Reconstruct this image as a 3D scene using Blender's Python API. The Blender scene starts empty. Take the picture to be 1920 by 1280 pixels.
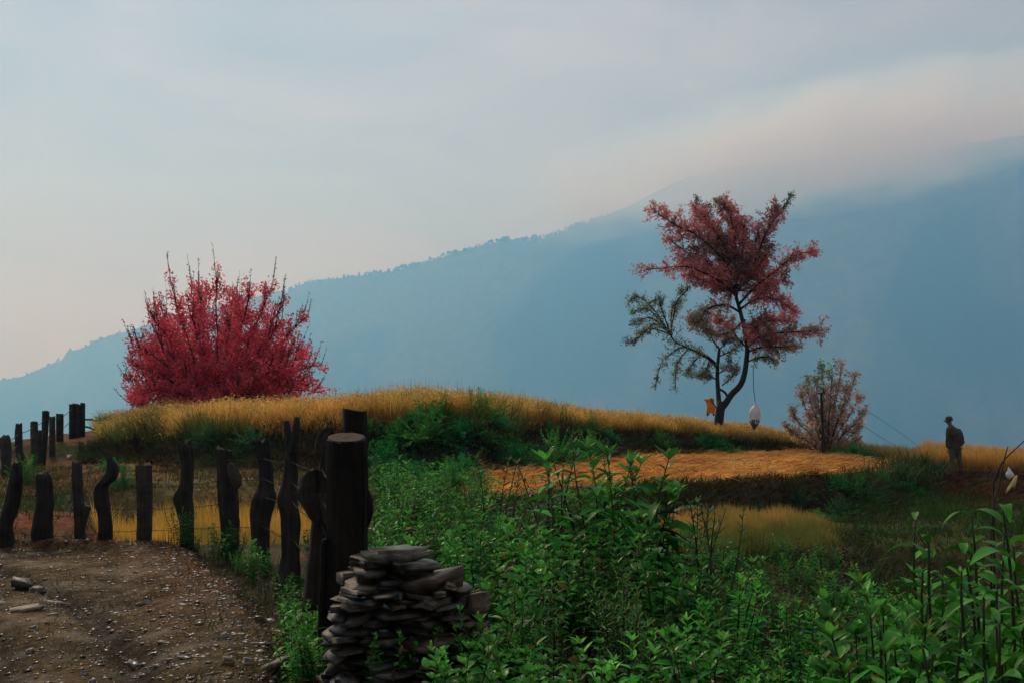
import bpy, math
import numpy as np
from mathutils import Vector, noise as mnoise

S = bpy.context.scene
COL = S.collection
F_PX, CAM_Z, HOR = 2059.0, 1.6, 772.0
PITCH = math.atan((HOR - 640.0) / F_PX)

# ------------------------------------------------------------------ camera
cd = bpy.data.cameras.new('camera')
cam = bpy.data.objects.new('camera', cd)
COL.objects.link(cam)
cd.sensor_width = 36.0
cd.lens = F_PX / 1920.0 * 36.0
cd.clip_start, cd.clip_end = 0.05, 30000.0
cam.location = (0, 0, CAM_Z)
cam.rotation_euler = (math.pi / 2 + PITCH, 0, 0)
S.camera = cam

# ------------------------------------------------------------------ sky
SUN_EL, SUN_AZ = math.radians(42), math.radians(-28)      # behind the scene, a little to one side
w = bpy.data.worlds.new('World')
S.world = w
w.use_nodes = True
nt = w.node_tree
nt.nodes.clear()
def nd(t, typ, **kw):
    n = t.nodes.new(typ)
    for k, v in kw.items():
        if k.startswith('i_'):
            n.inputs[k[2:].replace('_', ' ')].default_value = v
        else:
            setattr(n, k, v)
    return n
sky = nd(nt, 'ShaderNodeTexSky', sky_type='NISHITA', sun_disc=False, sun_elevation=SUN_EL, sun_rotation=SUN_AZ)
bg_sky = nd(nt, 'ShaderNodeBackground'); bg_sky.inputs['Strength'].default_value = 0.1
nt.links.new(sky.outputs[0], bg_sky.inputs['Color'])
tc = nd(nt, 'ShaderNodeTexCoord')
mp = nd(nt, 'ShaderNodeMapping'); mp.inputs['Scale'].default_value = (1.0, 1.0, 2.2)
nt.links.new(tc.outputs['Generated'], mp.inputs['Vector'])
n1 = nd(nt, 'ShaderNodeTexNoise'); n1.inputs['Scale'].default_value = 2.6; n1.inputs['Detail'].default_value = 6; n1.inputs['Roughness'].default_value = .55; n1.inputs['Distortion'].default_value = 0.6
nt.links.new(mp.outputs[0], n1.inputs['Vector'])
cr = nd(nt, 'ShaderNodeValToRGB')
cr.color_ramp.elements[0].position = 0.38; cr.color_ramp.elements[0].color = (0.275, 0.25, 0.305, 1)
cr.color_ramp.elements[1].position = 0.63; cr.color_ramp.elements[1].color = (0.475, 0.43, 0.48, 1)
nt.links.new(n1.outputs['Fac'], cr.inputs['Fac'])
# a dark, rain-blue cloud bank low over the mountain
sep = nd(nt, 'ShaderNodeSeparateXYZ'); nt.links.new(tc.outputs['Generated'], sep.inputs[0])
n2 = nd(nt, 'ShaderNodeTexNoise'); n2.inputs['Scale'].default_value = 5.0; n2.inputs['Detail'].default_value = 3
nt.links.new(mp.outputs[0], n2.inputs['Vector'])
def math_n(op, a, b=None, clamp=False):
    m = nd(nt, 'ShaderNodeMath', operation=op, use_clamp=clamp)
    for i, v in enumerate((a, b)):
        if v is None: continue
        if isinstance(v, (int, float)): m.inputs[i].default_value = v
        else: nt.links.new(v, m.inputs[i])
    return m.outputs[0]
# the bank lies low: its top edge climbs gently towards +x and frays out in wisps
t1 = math_n('SUBTRACT', math_n('MULTIPLY_ADD', sep.outputs['X'], 0.16), sep.outputs['Z'])
t1.node.inputs[0].links[0].from_node.inputs[2].default_value = 0.21
t2 = math_n('ADD', t1, math_n('MULTIPLY', math_n('SUBTRACT', n2.outputs['Fac'], 0.5), 0.11))
mr = nd(nt, 'ShaderNodeMapRange', interpolation_type='SMOOTHSTEP')
mr.inputs['From Min'].default_value = -0.078; mr.inputs['From Max'].default_value = -0.002
nt.links.new(t2, mr.inputs['Value'])
mr2 = nd(nt, 'ShaderNodeMapRange', interpolation_type='SMOOTHSTEP')
mr2.inputs['From Min'].default_value = 0.03; mr2.inputs['From Max'].default_value = 0.20
nt.links.new(math_n('ADD', sep.outputs['X'], math_n('MULTIPLY', math_n('SUBTRACT', n2.outputs['Fac'], 0.5), 0.12)), mr2.inputs['Value'])
bank = math_n('MULTIPLY', mr.outputs[0], mr2.outputs[0])
mx = nd(nt, 'ShaderNodeMix', data_type='RGBA')
nt.links.new(bank, mx.inputs[0]); nt.links.new(cr.outputs[0], mx.inputs[6])
mx.inputs[7].default_value = (0.29, 0.28, 0.325, 1)
bg_c = nd(nt, 'ShaderNodeBackground'); nt.links.new(mx.outputs[2], bg_c.inputs['Color'])
mixs = nd(nt, 'ShaderNodeMixShader'); mixs.inputs[0].default_value = 0.88
nt.links.new(bg_sky.outputs[0], mixs.inputs[1]); nt.links.new(bg_c.outputs[0], mixs.inputs[2])
wo = nd(nt, 'ShaderNodeOutputWorld'); nt.links.new(mixs.outputs[0], wo.inputs['Surface'])

# ------------------------------------------------------------------ sun (overcast)
sl = bpy.data.lights.new('sun', 'SUN')
sl.energy, sl.angle, sl.color = 2.2, math.radians(16), (1.0, 0.97, 0.93)
sun = bpy.data.objects.new('sun', sl); COL.objects.link(sun)
sv = Vector((math.sin(SUN_AZ) * math.cos(SUN_EL), math.cos(SUN_AZ) * math.cos(SUN_EL), math.sin(SUN_EL)))
sun.rotation_euler = (-sv).to_track_quat('-Z', 'Y').to_euler()

vs = S.view_settings
vs.view_transform = 'Standard'; vs.look = 'None'; vs.gamma = 1.0; vs.exposure = 0.0; vs.use_curve_mapping = False
S.cycles.max_bounces = 10; S.cycles.diffuse_bounces = 3; S.cycles.glossy_bounces = 2
S.cycles.transmission_bounces = 3; S.cycles.volume_bounces = 8; S.cycles.use_denoising = True

# ------------------------------------------------------------------ helpers
def P(px, py, Y):
    """world point at depth Y (metres ahead) seen at photo position px, py"""
    dx, dy = (px - 960.0) / F_PX, (640.0 - py) / F_PX
    vy = math.cos(PITCH) - dy * math.sin(PITCH)
    vz = math.sin(PITCH) + dy * math.cos(PITCH)
    s = Y / vy
    return np.array((dx * s, Y, CAM_Z + vz * s))
def PA(pts):
    return np.array([P(*p) for p in pts])

def _hash(i, j, s):
    n = (i.astype(np.int64) * 374761393 + j.astype(np.int64) * 668265263 + s * 974711) & 0x7fffffff
    n = ((n ^ (n >> 13)) * 1274126177) & 0x7fffffff
    return ((n ^ (n >> 16)) & 0xffff) / 65535.0
def vn(x, y, s=0):
    x = np.asarray(x, float); y = np.asarray(y, float)
    i, j = np.floor(x), np.floor(y)
    fx, fy = x - i, y - j
    fx, fy = fx * fx * (3 - 2 * fx), fy * fy * (3 - 2 * fy)
    a, b, c, d = _hash(i, j, s), _hash(i + 1, j, s), _hash(i, j + 1, s), _hash(i + 1, j + 1, s)
    return (a * (1 - fx) + b * fx) * (1 - fy) + (c * (1 - fx) + d * fx) * fy - 0.5
def fbm(x, y, o=4, s=0, g=0.5):
    r, a = 0.0, 1.0
    x = np.asarray(x, float); y = np.asarray(y, float)
    for k in range(o):
        r = r + a * vn(x + 17.3 * k, y - 9.1 * k, s + k); a *= g; x = x * 2.03; y = y * 2.03
    return r
def sm(x, a, b):
    t = np.clip((np.asarray(x, float) - a) / (b - a), 0, 1)
    return t * t * (3 - 2 * t)
def mixc(a, b, t):
    t = np.asarray(t)[..., None]
    return a * (1 - t) + b * t

def mesh(name, V, F, mat=None, col=None, smooth=False):
    V = np.ascontiguousarray(V, np.float32); F = np.ascontiguousarray(F, np.int32)
    me = bpy.data.meshes.new(name)
    me.vertices.add(len(V)); me.vertices.foreach_set('co', V.ravel())
    k = F.shape[1]
    me.loops.add(F.size); me.loops.foreach_set('vertex_index', F.ravel())
    me.polygons.add(len(F)); me.polygons.foreach_set('loop_start', np.arange(0, F.size, k, dtype=np.int32))
    me.update(calc_edges=True)
    if smooth:
        me.polygons.foreach_set('use_smooth', np.ones(len(F), bool))
    if col is not None:
        c = np.ones((len(V), 4), np.float32); c[:, :3] = col
        at = me.color_attributes.new('Col', 'FLOAT_COLOR', 'POINT'); at.data.foreach_set('color', c.ravel())
    if mat: me.materials.append(mat)
    return me
def obj(name, me, parent=None, loc=None):
    o = bpy.data.objects.new(name, me); COL.objects.link(o)
    if parent: o.parent = parent
    if loc is not None: o.location = loc
    return o
def tag(o, label=None, cat=None, group=None, kind=None):
    if label: o['label'] = label
    if cat: o['category'] = cat
    if group: o['group'] = group
    if kind: o['kind'] = kind
    return o
def empty(name, loc, rz=0.0, sc=1.0):
    o = bpy.data.objects.new(name, None); COL.objects.link(o)
    o.location = loc; o.rotation_euler = (0, 0, rz); o.scale = (sc, sc, sc)
    o.empty_display_size = 0.2
    return o
def cat_geo(parts):
    V, F, C, n = [], [], [], 0
    for v, f, c in parts:
        if len(v) == 0: continue
        V.append(v); F.append(f + n); n += len(v)
        C.append(np.broadcast_to(c, (len(v), 3)))
    return np.concatenate(V), np.concatenate(F), np.concatenate(C)
def unit(v):
    v = np.asarray(v, float)
    return v / np.maximum(np.linalg.norm(v, axis=-1, keepdims=True), 1e-9)

def leaves(Pt, D, U, L, W, C, seg=1, droop=0.0, fold=0.25, rng=None):
    """batch of leaf shapes. seg=1: folded diamond (2 tris); seg>1: lance leaf with a midrib and droop"""
    Pt = np.asarray(Pt, float); n = len(Pt)
    D = unit(D); U = np.asarray(U, float)
    R = unit(np.cross(D, U)); N = np.cross(R, D)
    L = np.broadcast_to(np.asarray(L, float), (n,))[:, None]; W = np.broadcast_to(np.asarray(W, float), (n,))[:, None]
    C = np.broadcast_to(C, (n, 3))
    if seg == 1:
        m = Pt + D * L * 0.45
        v = np.stack([Pt, m + R * W * .5 + N * W * fold, Pt + D * L, m - R * W * .5 + N * W * fold], 1).reshape(-1, 3)
        b = (np.arange(n) * 4)[:, None]
        f = np.concatenate([b + np.array([[0, 1, 2]]), b + np.array([[0, 2, 3]])], 0)
        return v, f, np.repeat(C, 4, 0)
    st = np.linspace(0, 1, seg + 1)
    wd = np.sin(np.pi * np.clip(st, 0, 1) ** 0.75) ** 0.8; wd[0] = 0.12; wd[-1] = 0.0
    dr = np.broadcast_to(np.asarray(droop, float), (n,))[:, None]
    vs_ = []
    for k, s in enumerate(st):
        c = Pt + D * L * s + np.array([0, 0, -1.0]) * L * dr * s * s
        h = W * .5 * wd[k]
        vs_ += [c + R * h + N * h * fold * 1.6, c, c - R * h + N * h * fold * 1.6]
    v = np.stack(vs_, 1).reshape(-1, 3)
    per = 3 * (seg + 1)
    b = (np.arange(n) * per)[:, None]
    fs = []
    for k in range(seg):
        o = 3 * k
        for q in ((o, o + 3, o + 4), (o, o + 4, o + 1), (o + 1, o + 4, o + 5), (o + 1, o + 5, o + 2)):
            fs.append(b + np.array([q]))
    return v, np.concatenate(fs, 0), np.repeat(C, per, 0)

def blades(Pt, D, L, W, C0, C1, bend, seg=3):
    """grass blades: narrow tapering strips that bend over"""
    n = len(Pt); D = unit(D)
    L = np.broadcast_to(np.asarray(L, float), (n,))[:, None]; W = np.broadcast_to(np.asarray(W, float), (n,))[:, None]
    bend = np.asarray(bend, float)
    side = unit(np.cross(D, bend + np.array([0.013, 0.021, 0.0])))
    v, c = [], []
    C0 = np.broadcast_to(C0, (n, 3)); C1 = np.broadcast_to(C1, (n, 3))
    for k in range(seg + 1):
        s = k / seg
        p = Pt + D * L * s + bend * L * s * s
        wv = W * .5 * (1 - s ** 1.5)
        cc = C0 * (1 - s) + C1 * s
        if k < seg: v += [p - side * wv, p + side * wv]; c += [cc, cc]
        else: v += [p]; c += [cc]
    v = np.stack(v, 1).reshape(-1, 3); c = np.stack(c, 1).reshape(-1, 3)
    per = 2 * seg + 1; b = (np.arange(n) * per)[:, None]; fs = []
    for k in range(seg - 1):
        o = 2 * k
        fs += [b + np.array([[o, o + 1, o + 3]]), b + np.array([[o, o + 3, o + 2]])]
    o = 2 * (seg - 1)
    fs += [b + np.array([[o, o + 1, o + 2]])]
    return v, np.concatenate(fs, 0), c

def tube(pts, rad, sides=6, col=(0, 0, 0), cap=True):
    pts = np.asarray(pts, float); n = len(pts)
    rad = np.broadcast_to(np.asarray(rad, float), (n,))
    T = unit(np.gradient(pts, axis=0))
    ref = np.array([0.31, 0.95, 0.05]) if abs(T[0][2]) > .6 else np.array([0.05, 0.1, 1.0])
    A = unit(np.cross(T, ref)); B = np.cross(T, A)
    ang = np.linspace(0, 2 * np.pi, sides, endpoint=False)
    ring = pts[:, None, :] + (A[:, None, :] * np.cos(ang)[None, :, None] + B[:, None, :] * np.sin(ang)[None, :, None]) * rad[:, None, None]
    V = ring.reshape(-1, 3); f = []
    for i in range(n - 1):
        for k in range(sides):
            a, b = i * sides + k, i * sides + (k + 1) % sides
            f += [(a, b, b + sides), (a, b + sides, a + sides)]
    if cap:
        V = np.concatenate([V, pts[:1], pts[-1:]]); c0, c1 = n * sides, n * sides + 1; e = (n - 1) * sides
        for k in range(sides):
            f += [(c0, (k + 1) % sides, k), (c1, e + k, e + (k + 1) % sides)]
    return V, np.array(f), np.asarray(col, float)

def spline(pts, n):
    """Catmull-Rom resample"""
    pts = np.asarray(pts, float); m = len(pts)
    t = np.linspace(0, m - 1, n); i = np.clip(t.astype(int), 0, m - 2); u = (t - i)[:, None]
    g = lambda k: pts[np.clip(k, 0, m - 1)]
    p0, p1, p2, p3 = g(i - 1), g(i), g(i + 1), g(i + 2)
    return 0.5 * (2 * p1 + (p2 - p0) * u + (2 * p0 - 5 * p1 + 4 * p2 - p3) * u ** 2 + (3 * p1 - p0 - 3 * p2 + p3) * u ** 3)

# ------------------------------------------------------------------ materials
def new_mat(name):
    m = bpy.data.materials.new(name); m.use_nodes = True
    t = m.node_tree; b = t.nodes['Principled BSDF']; out = t.nodes['Material Output']
    return m, t, b, out
def mat_attr(name, rough=.6, spec=.5, trans=0.0, nscale=8.0, namt=.35, bump=0.0, bscale=30.0, wet=None, tint=1.0, objrand=0.0, grit=None):
    """base colour from the mesh's own colour attribute, broken up by noise"""
    m, t, b, out = new_mat(name)
    at = nd(t, 'ShaderNodeAttribute', attribute_name='Col')
    geo = nd(t, 'ShaderNodeNewGeometry')
    no = nd(t, 'ShaderNodeTexNoise'); no.inputs['Scale'].default_value = nscale; no.inputs['Detail'].default_value = 5
    t.links.new(geo.outputs['Position'], no.inputs['Vector'])
    r = nd(t, 'ShaderNodeMapRange'); r.inputs['From Min'].default_value = .3; r.inputs['From Max'].default_value = .7
    r.inputs['To Min'].default_value = (1 - namt) * tint; r.inputs['To Max'].default_value = (1 + namt) * tint
    t.links.new(no.outputs['Fac'], r.inputs['Value'])
    mul = nd(t, 'ShaderNodeVectorMath', operation='SCALE')
    t.links.new(at.outputs['Color'], mul.inputs[0]); t.links.new(r.outputs[0], mul.inputs['Scale'])
    if grit:
        n6 = nd(t, 'ShaderNodeTexNoise'); n6.inputs['Scale'].default_value = grit[0]; n6.inputs['Detail'].default_value = 4; n6.inputs['Roughness'].default_value = .7
        t.links.new(geo.outputs['Position'], n6.inputs['Vector'])
        r6 = nd(t, 'ShaderNodeMapRange'); r6.inputs['From Min'].default_value = .32; r6.inputs['From Max'].default_value = .7; r6.inputs['To Min'].default_value = 1 - grit[1]; r6.inputs['To Max'].default_value = 1 + grit[1] * 1.6
        t.links.new(n6.outputs['Fac'], r6.inputs['Value'])
        mul0 = mul; mul = nd(t, 'ShaderNodeVectorMath', operation='SCALE'); t.links.new(mul0.outputs[0], mul.inputs[0]); t.links.new(r6.outputs[0], mul.inputs['Scale'])
    if objrand:
        oi = nd(t, 'ShaderNodeObjectInfo'); r5 = nd(t, 'ShaderNodeMapRange'); r5.inputs['To Min'].default_value = 1 - objrand; r5.inputs['To Max'].default_value = 1 + objrand
        t.links.new(oi.outputs['Random'], r5.inputs['Value'])
        mul0 = mul; mul = nd(t, 'ShaderNodeVectorMath', operation='SCALE'); t.links.new(mul0.outputs[0], mul.inputs[0]); t.links.new(r5.outputs[0], mul.inputs['Scale'])
    t.links.new(mul.outputs[0], b.inputs['Base Color'])
    b.inputs['Roughness'].default_value = rough; b.inputs['Specular IOR Level'].default_value = spec
    if wet:
        n3 = nd(t, 'ShaderNodeTexNoise'); n3.inputs['Scale'].default_value = wet[0]; n3.inputs['Detail'].default_value = 3
        t.links.new(geo.outputs['Position'], n3.inputs['Vector'])
        r3 = nd(t, 'ShaderNodeMapRange'); r3.inputs['From Min'].default_value = .45; r3.inputs['From Max'].default_value = .65
        r3.inputs['To Min'].default_value = rough; r3.inputs['To Max'].default_value = wet[1]
        t.links.new(n3.outputs['Fac'], r3.inputs['Value']); t.links.new(r3.outputs[0], b.inputs['Roughness'])
    if bump:
        n4 = nd(t, 'ShaderNodeTexNoise'); n4.inputs['Scale'].default_value = bscale; n4.inputs['Detail'].default_value = 6
        t.links.new(geo.outputs['Position'], n4.inputs['Vector'])
        bp = nd(t, 'ShaderNodeBump'); bp.inputs['Strength'].default_value = bump; bp.inputs['Distance'].default_value = .02
        t.links.new(n4.outputs['Fac'], bp.inputs['Height']); t.links.new(bp.outputs[0], b.inputs['Normal'])
    if trans:
        tr = nd(t, 'ShaderNodeBsdfTranslucent'); t.links.new(mul.outputs[0], tr.inputs['Color'])
        mxs = nd(t, 'ShaderNodeMixShader'); mxs.inputs[0].default_value = trans
        t.links.new(b.outputs[0], mxs.inputs[1]); t.links.new(tr.outputs[0], mxs.inputs[2]); t.links.new(mxs.outputs[0], out.inputs['Surface'])
    return m
def mat_wood(name, c0, c1, rough=.75, spec=.25, bump=.8):
    m, t, b, out = new_mat(name)
    tcn = nd(t, 'ShaderNodeTexCoord')
    mpn = nd(t, 'ShaderNodeMapping'); mpn.inputs['Scale'].default_value = (42, 42, 3.0)
    t.links.new(tcn.outputs['Object'], mpn.inputs['Vector'])
    no = nd(t, 'ShaderNodeTexNoise'); no.inputs['Scale'].default_value = 1.0; no.inputs['Detail'].default_value = 7; no.inputs['Roughness'].default_value = .65
    t.links.new(mpn.outputs[0], no.inputs['Vector'])
    n2_ = nd(t, 'ShaderNodeTexNoise'); n2_.inputs['Scale'].default_value = 5; n2_.inputs['Detail'].default_value = 4
    t.links.new(tcn.outputs['Object'], n2_.inputs['Vector'])
    ad = nd(t, 'ShaderNodeMath', operation='MULTIPLY_ADD'); ad.inputs[1].default_value = .55
    t.links.new(n2_.outputs['Fac'], ad.inputs[0]); 
    sc_ = nd(t, 'ShaderNodeMath', operation='MULTIPLY'); sc_.inputs[1].default_value = .45
    t.links.new(no.outputs['Fac'], sc_.inputs[0]); t.links.new(sc_.outputs[0], ad.inputs[2])
    rp = nd(t, 'ShaderNodeValToRGB'); rp.color_ramp.elements[0].position = .36; rp.color_ramp.elements[1].position = .66
    rp.color_ramp.elements[0].color = (*c0, 1); rp.color_ramp.elements[1].color = (*c1, 1)
    t.links.new(ad.outputs[0], rp.inputs['Fac']); t.links.new(rp.outputs[0], b.inputs['Base Color'])
    b.inputs['Roughness'].default_value = rough; b.inputs['Specular IOR Level'].default_value = spec
    bp = nd(t, 'ShaderNodeBump'); bp.inputs['Strength'].default_value = bump; bp.inputs['Distance'].default_value = .03
    t.links.new(no.outputs['Fac'], bp.inputs['Height']); t.links.new(bp.outputs[0], b.inputs['Normal'])
    return m
def mat_plain(name, c, rough=.6, spec=.4, namt=.3, nscale=12, bump=.3, trans=0.0):
    m, t, b, out = new_mat(name)
    tcn = nd(t, 'ShaderNodeTexCoord')
    no = nd(t, 'ShaderNodeTexNoise'); no.inputs['Scale'].default_value = nscale; no.inputs['Detail'].default_value = 5
    t.links.new(tcn.outputs['Object'], no.inputs['Vector'])
    rp = nd(t, 'ShaderNodeValToRGB'); rp.color_ramp.elements[0].position = .3; rp.color_ramp.elements[1].position = .7
    rp.color_ramp.elements[0].color = (*[x * (1 - namt) for x in c], 1); rp.color_ramp.elements[1].color = (*[min(1, x * (1 + namt)) for x in c], 1)
    t.links.new(no.outputs['Fac'], rp.inputs['Fac']); t.links.new(rp.outputs[0], b.inputs['Base Color'])
    b.inputs['Roughness'].default_value = rough; b.inputs['Specular IOR Level'].default_value = spec
    if bump:
        bp = nd(t, 'ShaderNodeBump'); bp.inputs['Strength'].default_value = bump; bp.inputs['Distance'].default_value = .01
        t.links.new(no.outputs['Fac'], bp.inputs['Height']); t.links.new(bp.outputs[0], b.inputs['Normal'])
    if trans:
        tr = nd(t, 'ShaderNodeBsdfTranslucent'); t.links.new(rp.outputs[0], tr.inputs['Color'])
        mxs = nd(t, 'ShaderNodeMixShader'); mxs.inputs[0].default_value = trans
        t.links.new(b.outputs[0], mxs.inputs[1]); t.links.new(tr.outputs[0], mxs.inputs[2]); t.links.new(mxs.outputs[0], out.inputs['Surface'])
    return m

M_GROUND = mat_attr('terrace_soil', rough=.95, spec=.08, nscale=3.0, namt=.45, bump=.7, bscale=14, grit=(17, .5))
M_PATH = mat_attr('wet_dirt', rough=.9, spec=.07, nscale=7.0, namt=.5, bump=1.0, bscale=34, wet=(2.2, .55), grit=(30, .8))
M_RICE = mat_attr('ripe_rice', rough=.7, spec=.2, trans=.35, nscale=1.2, namt=.22)
M_STRAW = mat_attr('cut_straw', rough=.75, spec=.2, nscale=1.5, namt=.3)
M_LEAF = mat_attr('weed_leaf', rough=.55, spec=.10, trans=.34, nscale=3.0, namt=.5, wet=(25, .2), objrand=.45)
M_BIGLEAF = mat_attr('broad_leaf', rough=.45, spec=.12, trans=.25, nscale=9.0, namt=.25, bump=.25, bscale=60)
M_SHRUB = mat_attr('shrub_leaf', rough=.7, spec=.1, trans=.25, nscale=1.6, namt=.5)
M_BLOSSOM = mat_attr('red_foliage', rough=.6, spec=.2, trans=.5, nscale=2.0, namt=.25)
M_BARK = mat_wood('dark_bark', (.010, .009, .008), (.035, .029, .024))
M_POST = mat_wood('black_wet_post', (.0035, .003, .0025), (.042, .035, .027), rough=.65, spec=.2, bump=1.0)
M_LOG = mat_wood('black_log_bark', (.003, .0026, .002), (.022, .0175, .0125), rough=.8, spec=.12, bump=1.0)
M_POST2 = mat_wood('weathered_post', (.010, .008, .006), (.075, .062, .045), rough=.8, bump=1.0)
M_FOREST = mat_attr('far_forest', rough=1.0, spec=0.0, nscale=.02, namt=.4)
# ================================================================== terrain
_U = lambda *kv: (np.array(kv[0::2], float), np.array(kv[1::2], float))
ZU = _U(60, .75, 150, .80, 190, .95, 300, 1.22, 420, 1.26, 560, 1.28, 700, 1.46, 800, 1.52, 900, 1.46, 1000, 1.33, 1100, 1.16, 1230, 1.02, 1350, .84, 1480, .50, 1560, .32, 1650, .05, 1790, -.05, 1960, -.05)
YF = _U(0, 29, 190, 29, 350, 26, 500, 24.8, 900, 24.6, 1000, 28, 1100, 31.5, 1230, 34.5, 1350, 36.5, 1500, 37.5, 1650, 34, 1790, 33.2, 1960, 33)
ZM = _U(0, .22, 400, .28, 700, .2, 1500, .22, 1650, .05, 1790, -.09, 1960, -.09)
YE = _U(800, 19, 1000, 20.5, 1200, 21.7, 1400, 23, 1650, 26.6, 1790, 30.6, 1960, 31)
YD = _U(0, 37, 200, 44, 600, 46, 1200, 46, 1400, 44, 1650, 40, 1960, 38)
def ip(u, t): return np.interp(u, t[0], t[1])
def bank_t(x, y):
    """0 below the upper bank, 1 on the upper terrace"""
    u = 960 + F_PX * x / np.maximum(y, 2.0)
    yf = ip(u, YF) + 0.7 * fbm(x * .6, y * .6, 3, 5)
    return sm(y, yf, yf + 2.4)
def H(x, y):
    x = np.asarray(x, float); y = np.asarray(y, float)
    u = 960 + F_PX * x / np.maximum(y, 2.0)
    zm = ip(u, ZM)
    left = zm * sm(y, 14.5, 25)
    sL = sm(u, 150, 235) * (1 - sm(u, 630, 730))
    left = left * (1 - sL * (1 - sm(y, 19.4, 21))) - .62 * sL * sm(y, 13.5, 14.4) * (1 - sm(y, 19.2, 20.9))
    hump = (.22 + .2 * fbm(x * 1.1, y * 1.1, 3, 15)) * np.exp(-((x + 6.9) / 1.3) ** 2 - ((y - 15.3) / .9) ** 2)
    sR = sm(u, 1130, 1290)
    ye = ip(u, YE) + .5 * vn(x * .7, y * .7, 3)
    wide = np.interp(u, [1500, 1800], [1.5, 5.5])
    low = -.62 * sm(y, 5, 12.5)
    strip = sm(u, 1590, 1720)
    low = low - strip * .75 * sm(y, 9, 12) * (1 - sm(y, 18.6, 19.8))
    right = low + (zm + .62) * sm(y, ye - wide, ye)
    z = left * (1 - sR) + right * sR + hump
    b = bank_t(x, y)
    z = z * (1 - b) + ip(u, ZU) * b
    # small unevenness
    amp = sm(y, 13.3, 16) * .9 + .15
    z = z + amp * (.10 * fbm(x * .8, y * .8, 4, 11))
    # beyond the crest the hill falls into the valley
    r = np.hypot(x, y)
    yd = ip(u, YD)
    far = np.maximum(0, np.where(y > 5, y - yd, r - 45))
    z = z - .42 * far * sm(far, 0, 6)
    xl = -11.9 - (y - 24) * .27
    side = np.maximum(0, xl - x) * sm(y, 15, 20)
    z = z - .5 * side * sm(side, 0, 2.5)
    side2 = np.maximum(0, np.abs(x) - 26)
    z = z - .42 * side2 * sm(side2, 0, 6)
    return np.maximum(z, -380 + 20 * fbm(x * .0016, y * .0016, 3, 4))

PATH_E = _U(2.0, -.55, 4, -.85, 6.5, -1.18, 7.5, -1.5, 10, -2.45, 11.5, -3.1, 12.8, -3.95, 13.2, -5.5, 13.5, -8)
def path_mask(x, y):
    e = ip(y, PATH_E) + .25 * fbm(x * 1.3, y * 1.3, 3, 21)
    return sm(e - x, -.05, .35) * (1 - sm(y, 13.05, 13.5))

def ground_col(x, y, z):
    u = 960 + F_PX * x / np.maximum(y, 2.0)
    n = fbm(x * .9, y * .9, 4, 31); n2_ = fbm(x * 3, y * 3, 3, 37)
    base = np.array([.030, .034, .014]); c = np.broadcast_to(base, x.shape + (3,)).copy()
    brown = np.array([.075, .050, .022]); red = np.array([.13, .042, .020]); green = np.array([.030, .055, .014])
    gold = np.array([.30, .17, .03]); straw = np.array([.36, .20, .05]); dark = np.array([.042, .031, .014]); field = np.array([.16, .095, .035])
    c = mixc(c, brown, sm(n, -.1, .35))
    # brown and green harvested slope beyond the fence
    m = sm(y, 19.5, 21) * (1 - sm(u, 640, 760)); c = mixc(c, mixc(np.broadcast_to(field, c.shape), np.array([.085, .075, .022]), sm(n, -.25, .25)), m)
    m = m * sm(u, 20, 60) * (1 - sm(u, 190, 260)) * .6; c = mixc(c, red * .7, m)
    m = np.exp(-((x + 6.5) / 1.0) ** 2 - ((y - 15.2) / 1.3) ** 2); c = mixc(c, red, np.clip(m * 1.3, 0, 1))
    # paddy beyond the fence, lower paddy, upper paddy
    m = sm(u, 190, 250) * (1 - sm(u, 640, 720)) * sm(y, 14, 14.6) * (1 - sm(y, 19.2, 20)); c = mixc(c, gold, m)
    ye = ip(u, YE)
    m = sm(u, 1190, 1260) * (1 - sm(u, 1540, 1600)) * sm(y, 17, 18.5) * (1 - sm(y, ye - 1.9, ye - 1.3)); c = mixc(c, gold * .6, m)
    # cut straw terrace
    m = sm(u, 840, 930) * (1 - sm(u, 1640, 1720)) * sm(y, ye - .25, ye + .25) * (1 - bank_t(x, y)); c = mixc(c, mixc(np.broadcast_to(straw, c.shape), gold * .75, sm(n2_, 0, .3)), m)
    # faces of the banks
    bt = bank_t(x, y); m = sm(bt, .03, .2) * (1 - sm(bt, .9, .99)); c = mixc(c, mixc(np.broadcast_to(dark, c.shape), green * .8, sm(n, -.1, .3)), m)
    m = sm(bt, .93, 1.0) * sm(u, 178, 205); c = mixc(c, gold, m)
    wide = np.interp(u, [1500, 1800], [1.5, 5.5])
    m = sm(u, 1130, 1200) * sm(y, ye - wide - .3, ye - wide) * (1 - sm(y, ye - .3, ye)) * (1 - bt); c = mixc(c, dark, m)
    m = m * sm(u, 1660, 1740); c = mixc(c, mixc(np.broadcast_to(red * .55, c.shape), brown * .6, sm(n, -.2, .2)), m)
    m = sm(u, 1540, 1640) * sm(y, 19.0, 19.5) * (1 - sm(y, 20.3, 21.0)); c = mixc(c, np.array([.09, .085, .03]), m * .8)
    # path
    pm = path_mask(x, y); c = mixc(c, np.array([.03, .022, .011]), pm)
    m = sm(y, 60, 120); c = mixc(c, np.array([.03, .045, .02]), m)
    return c

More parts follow.
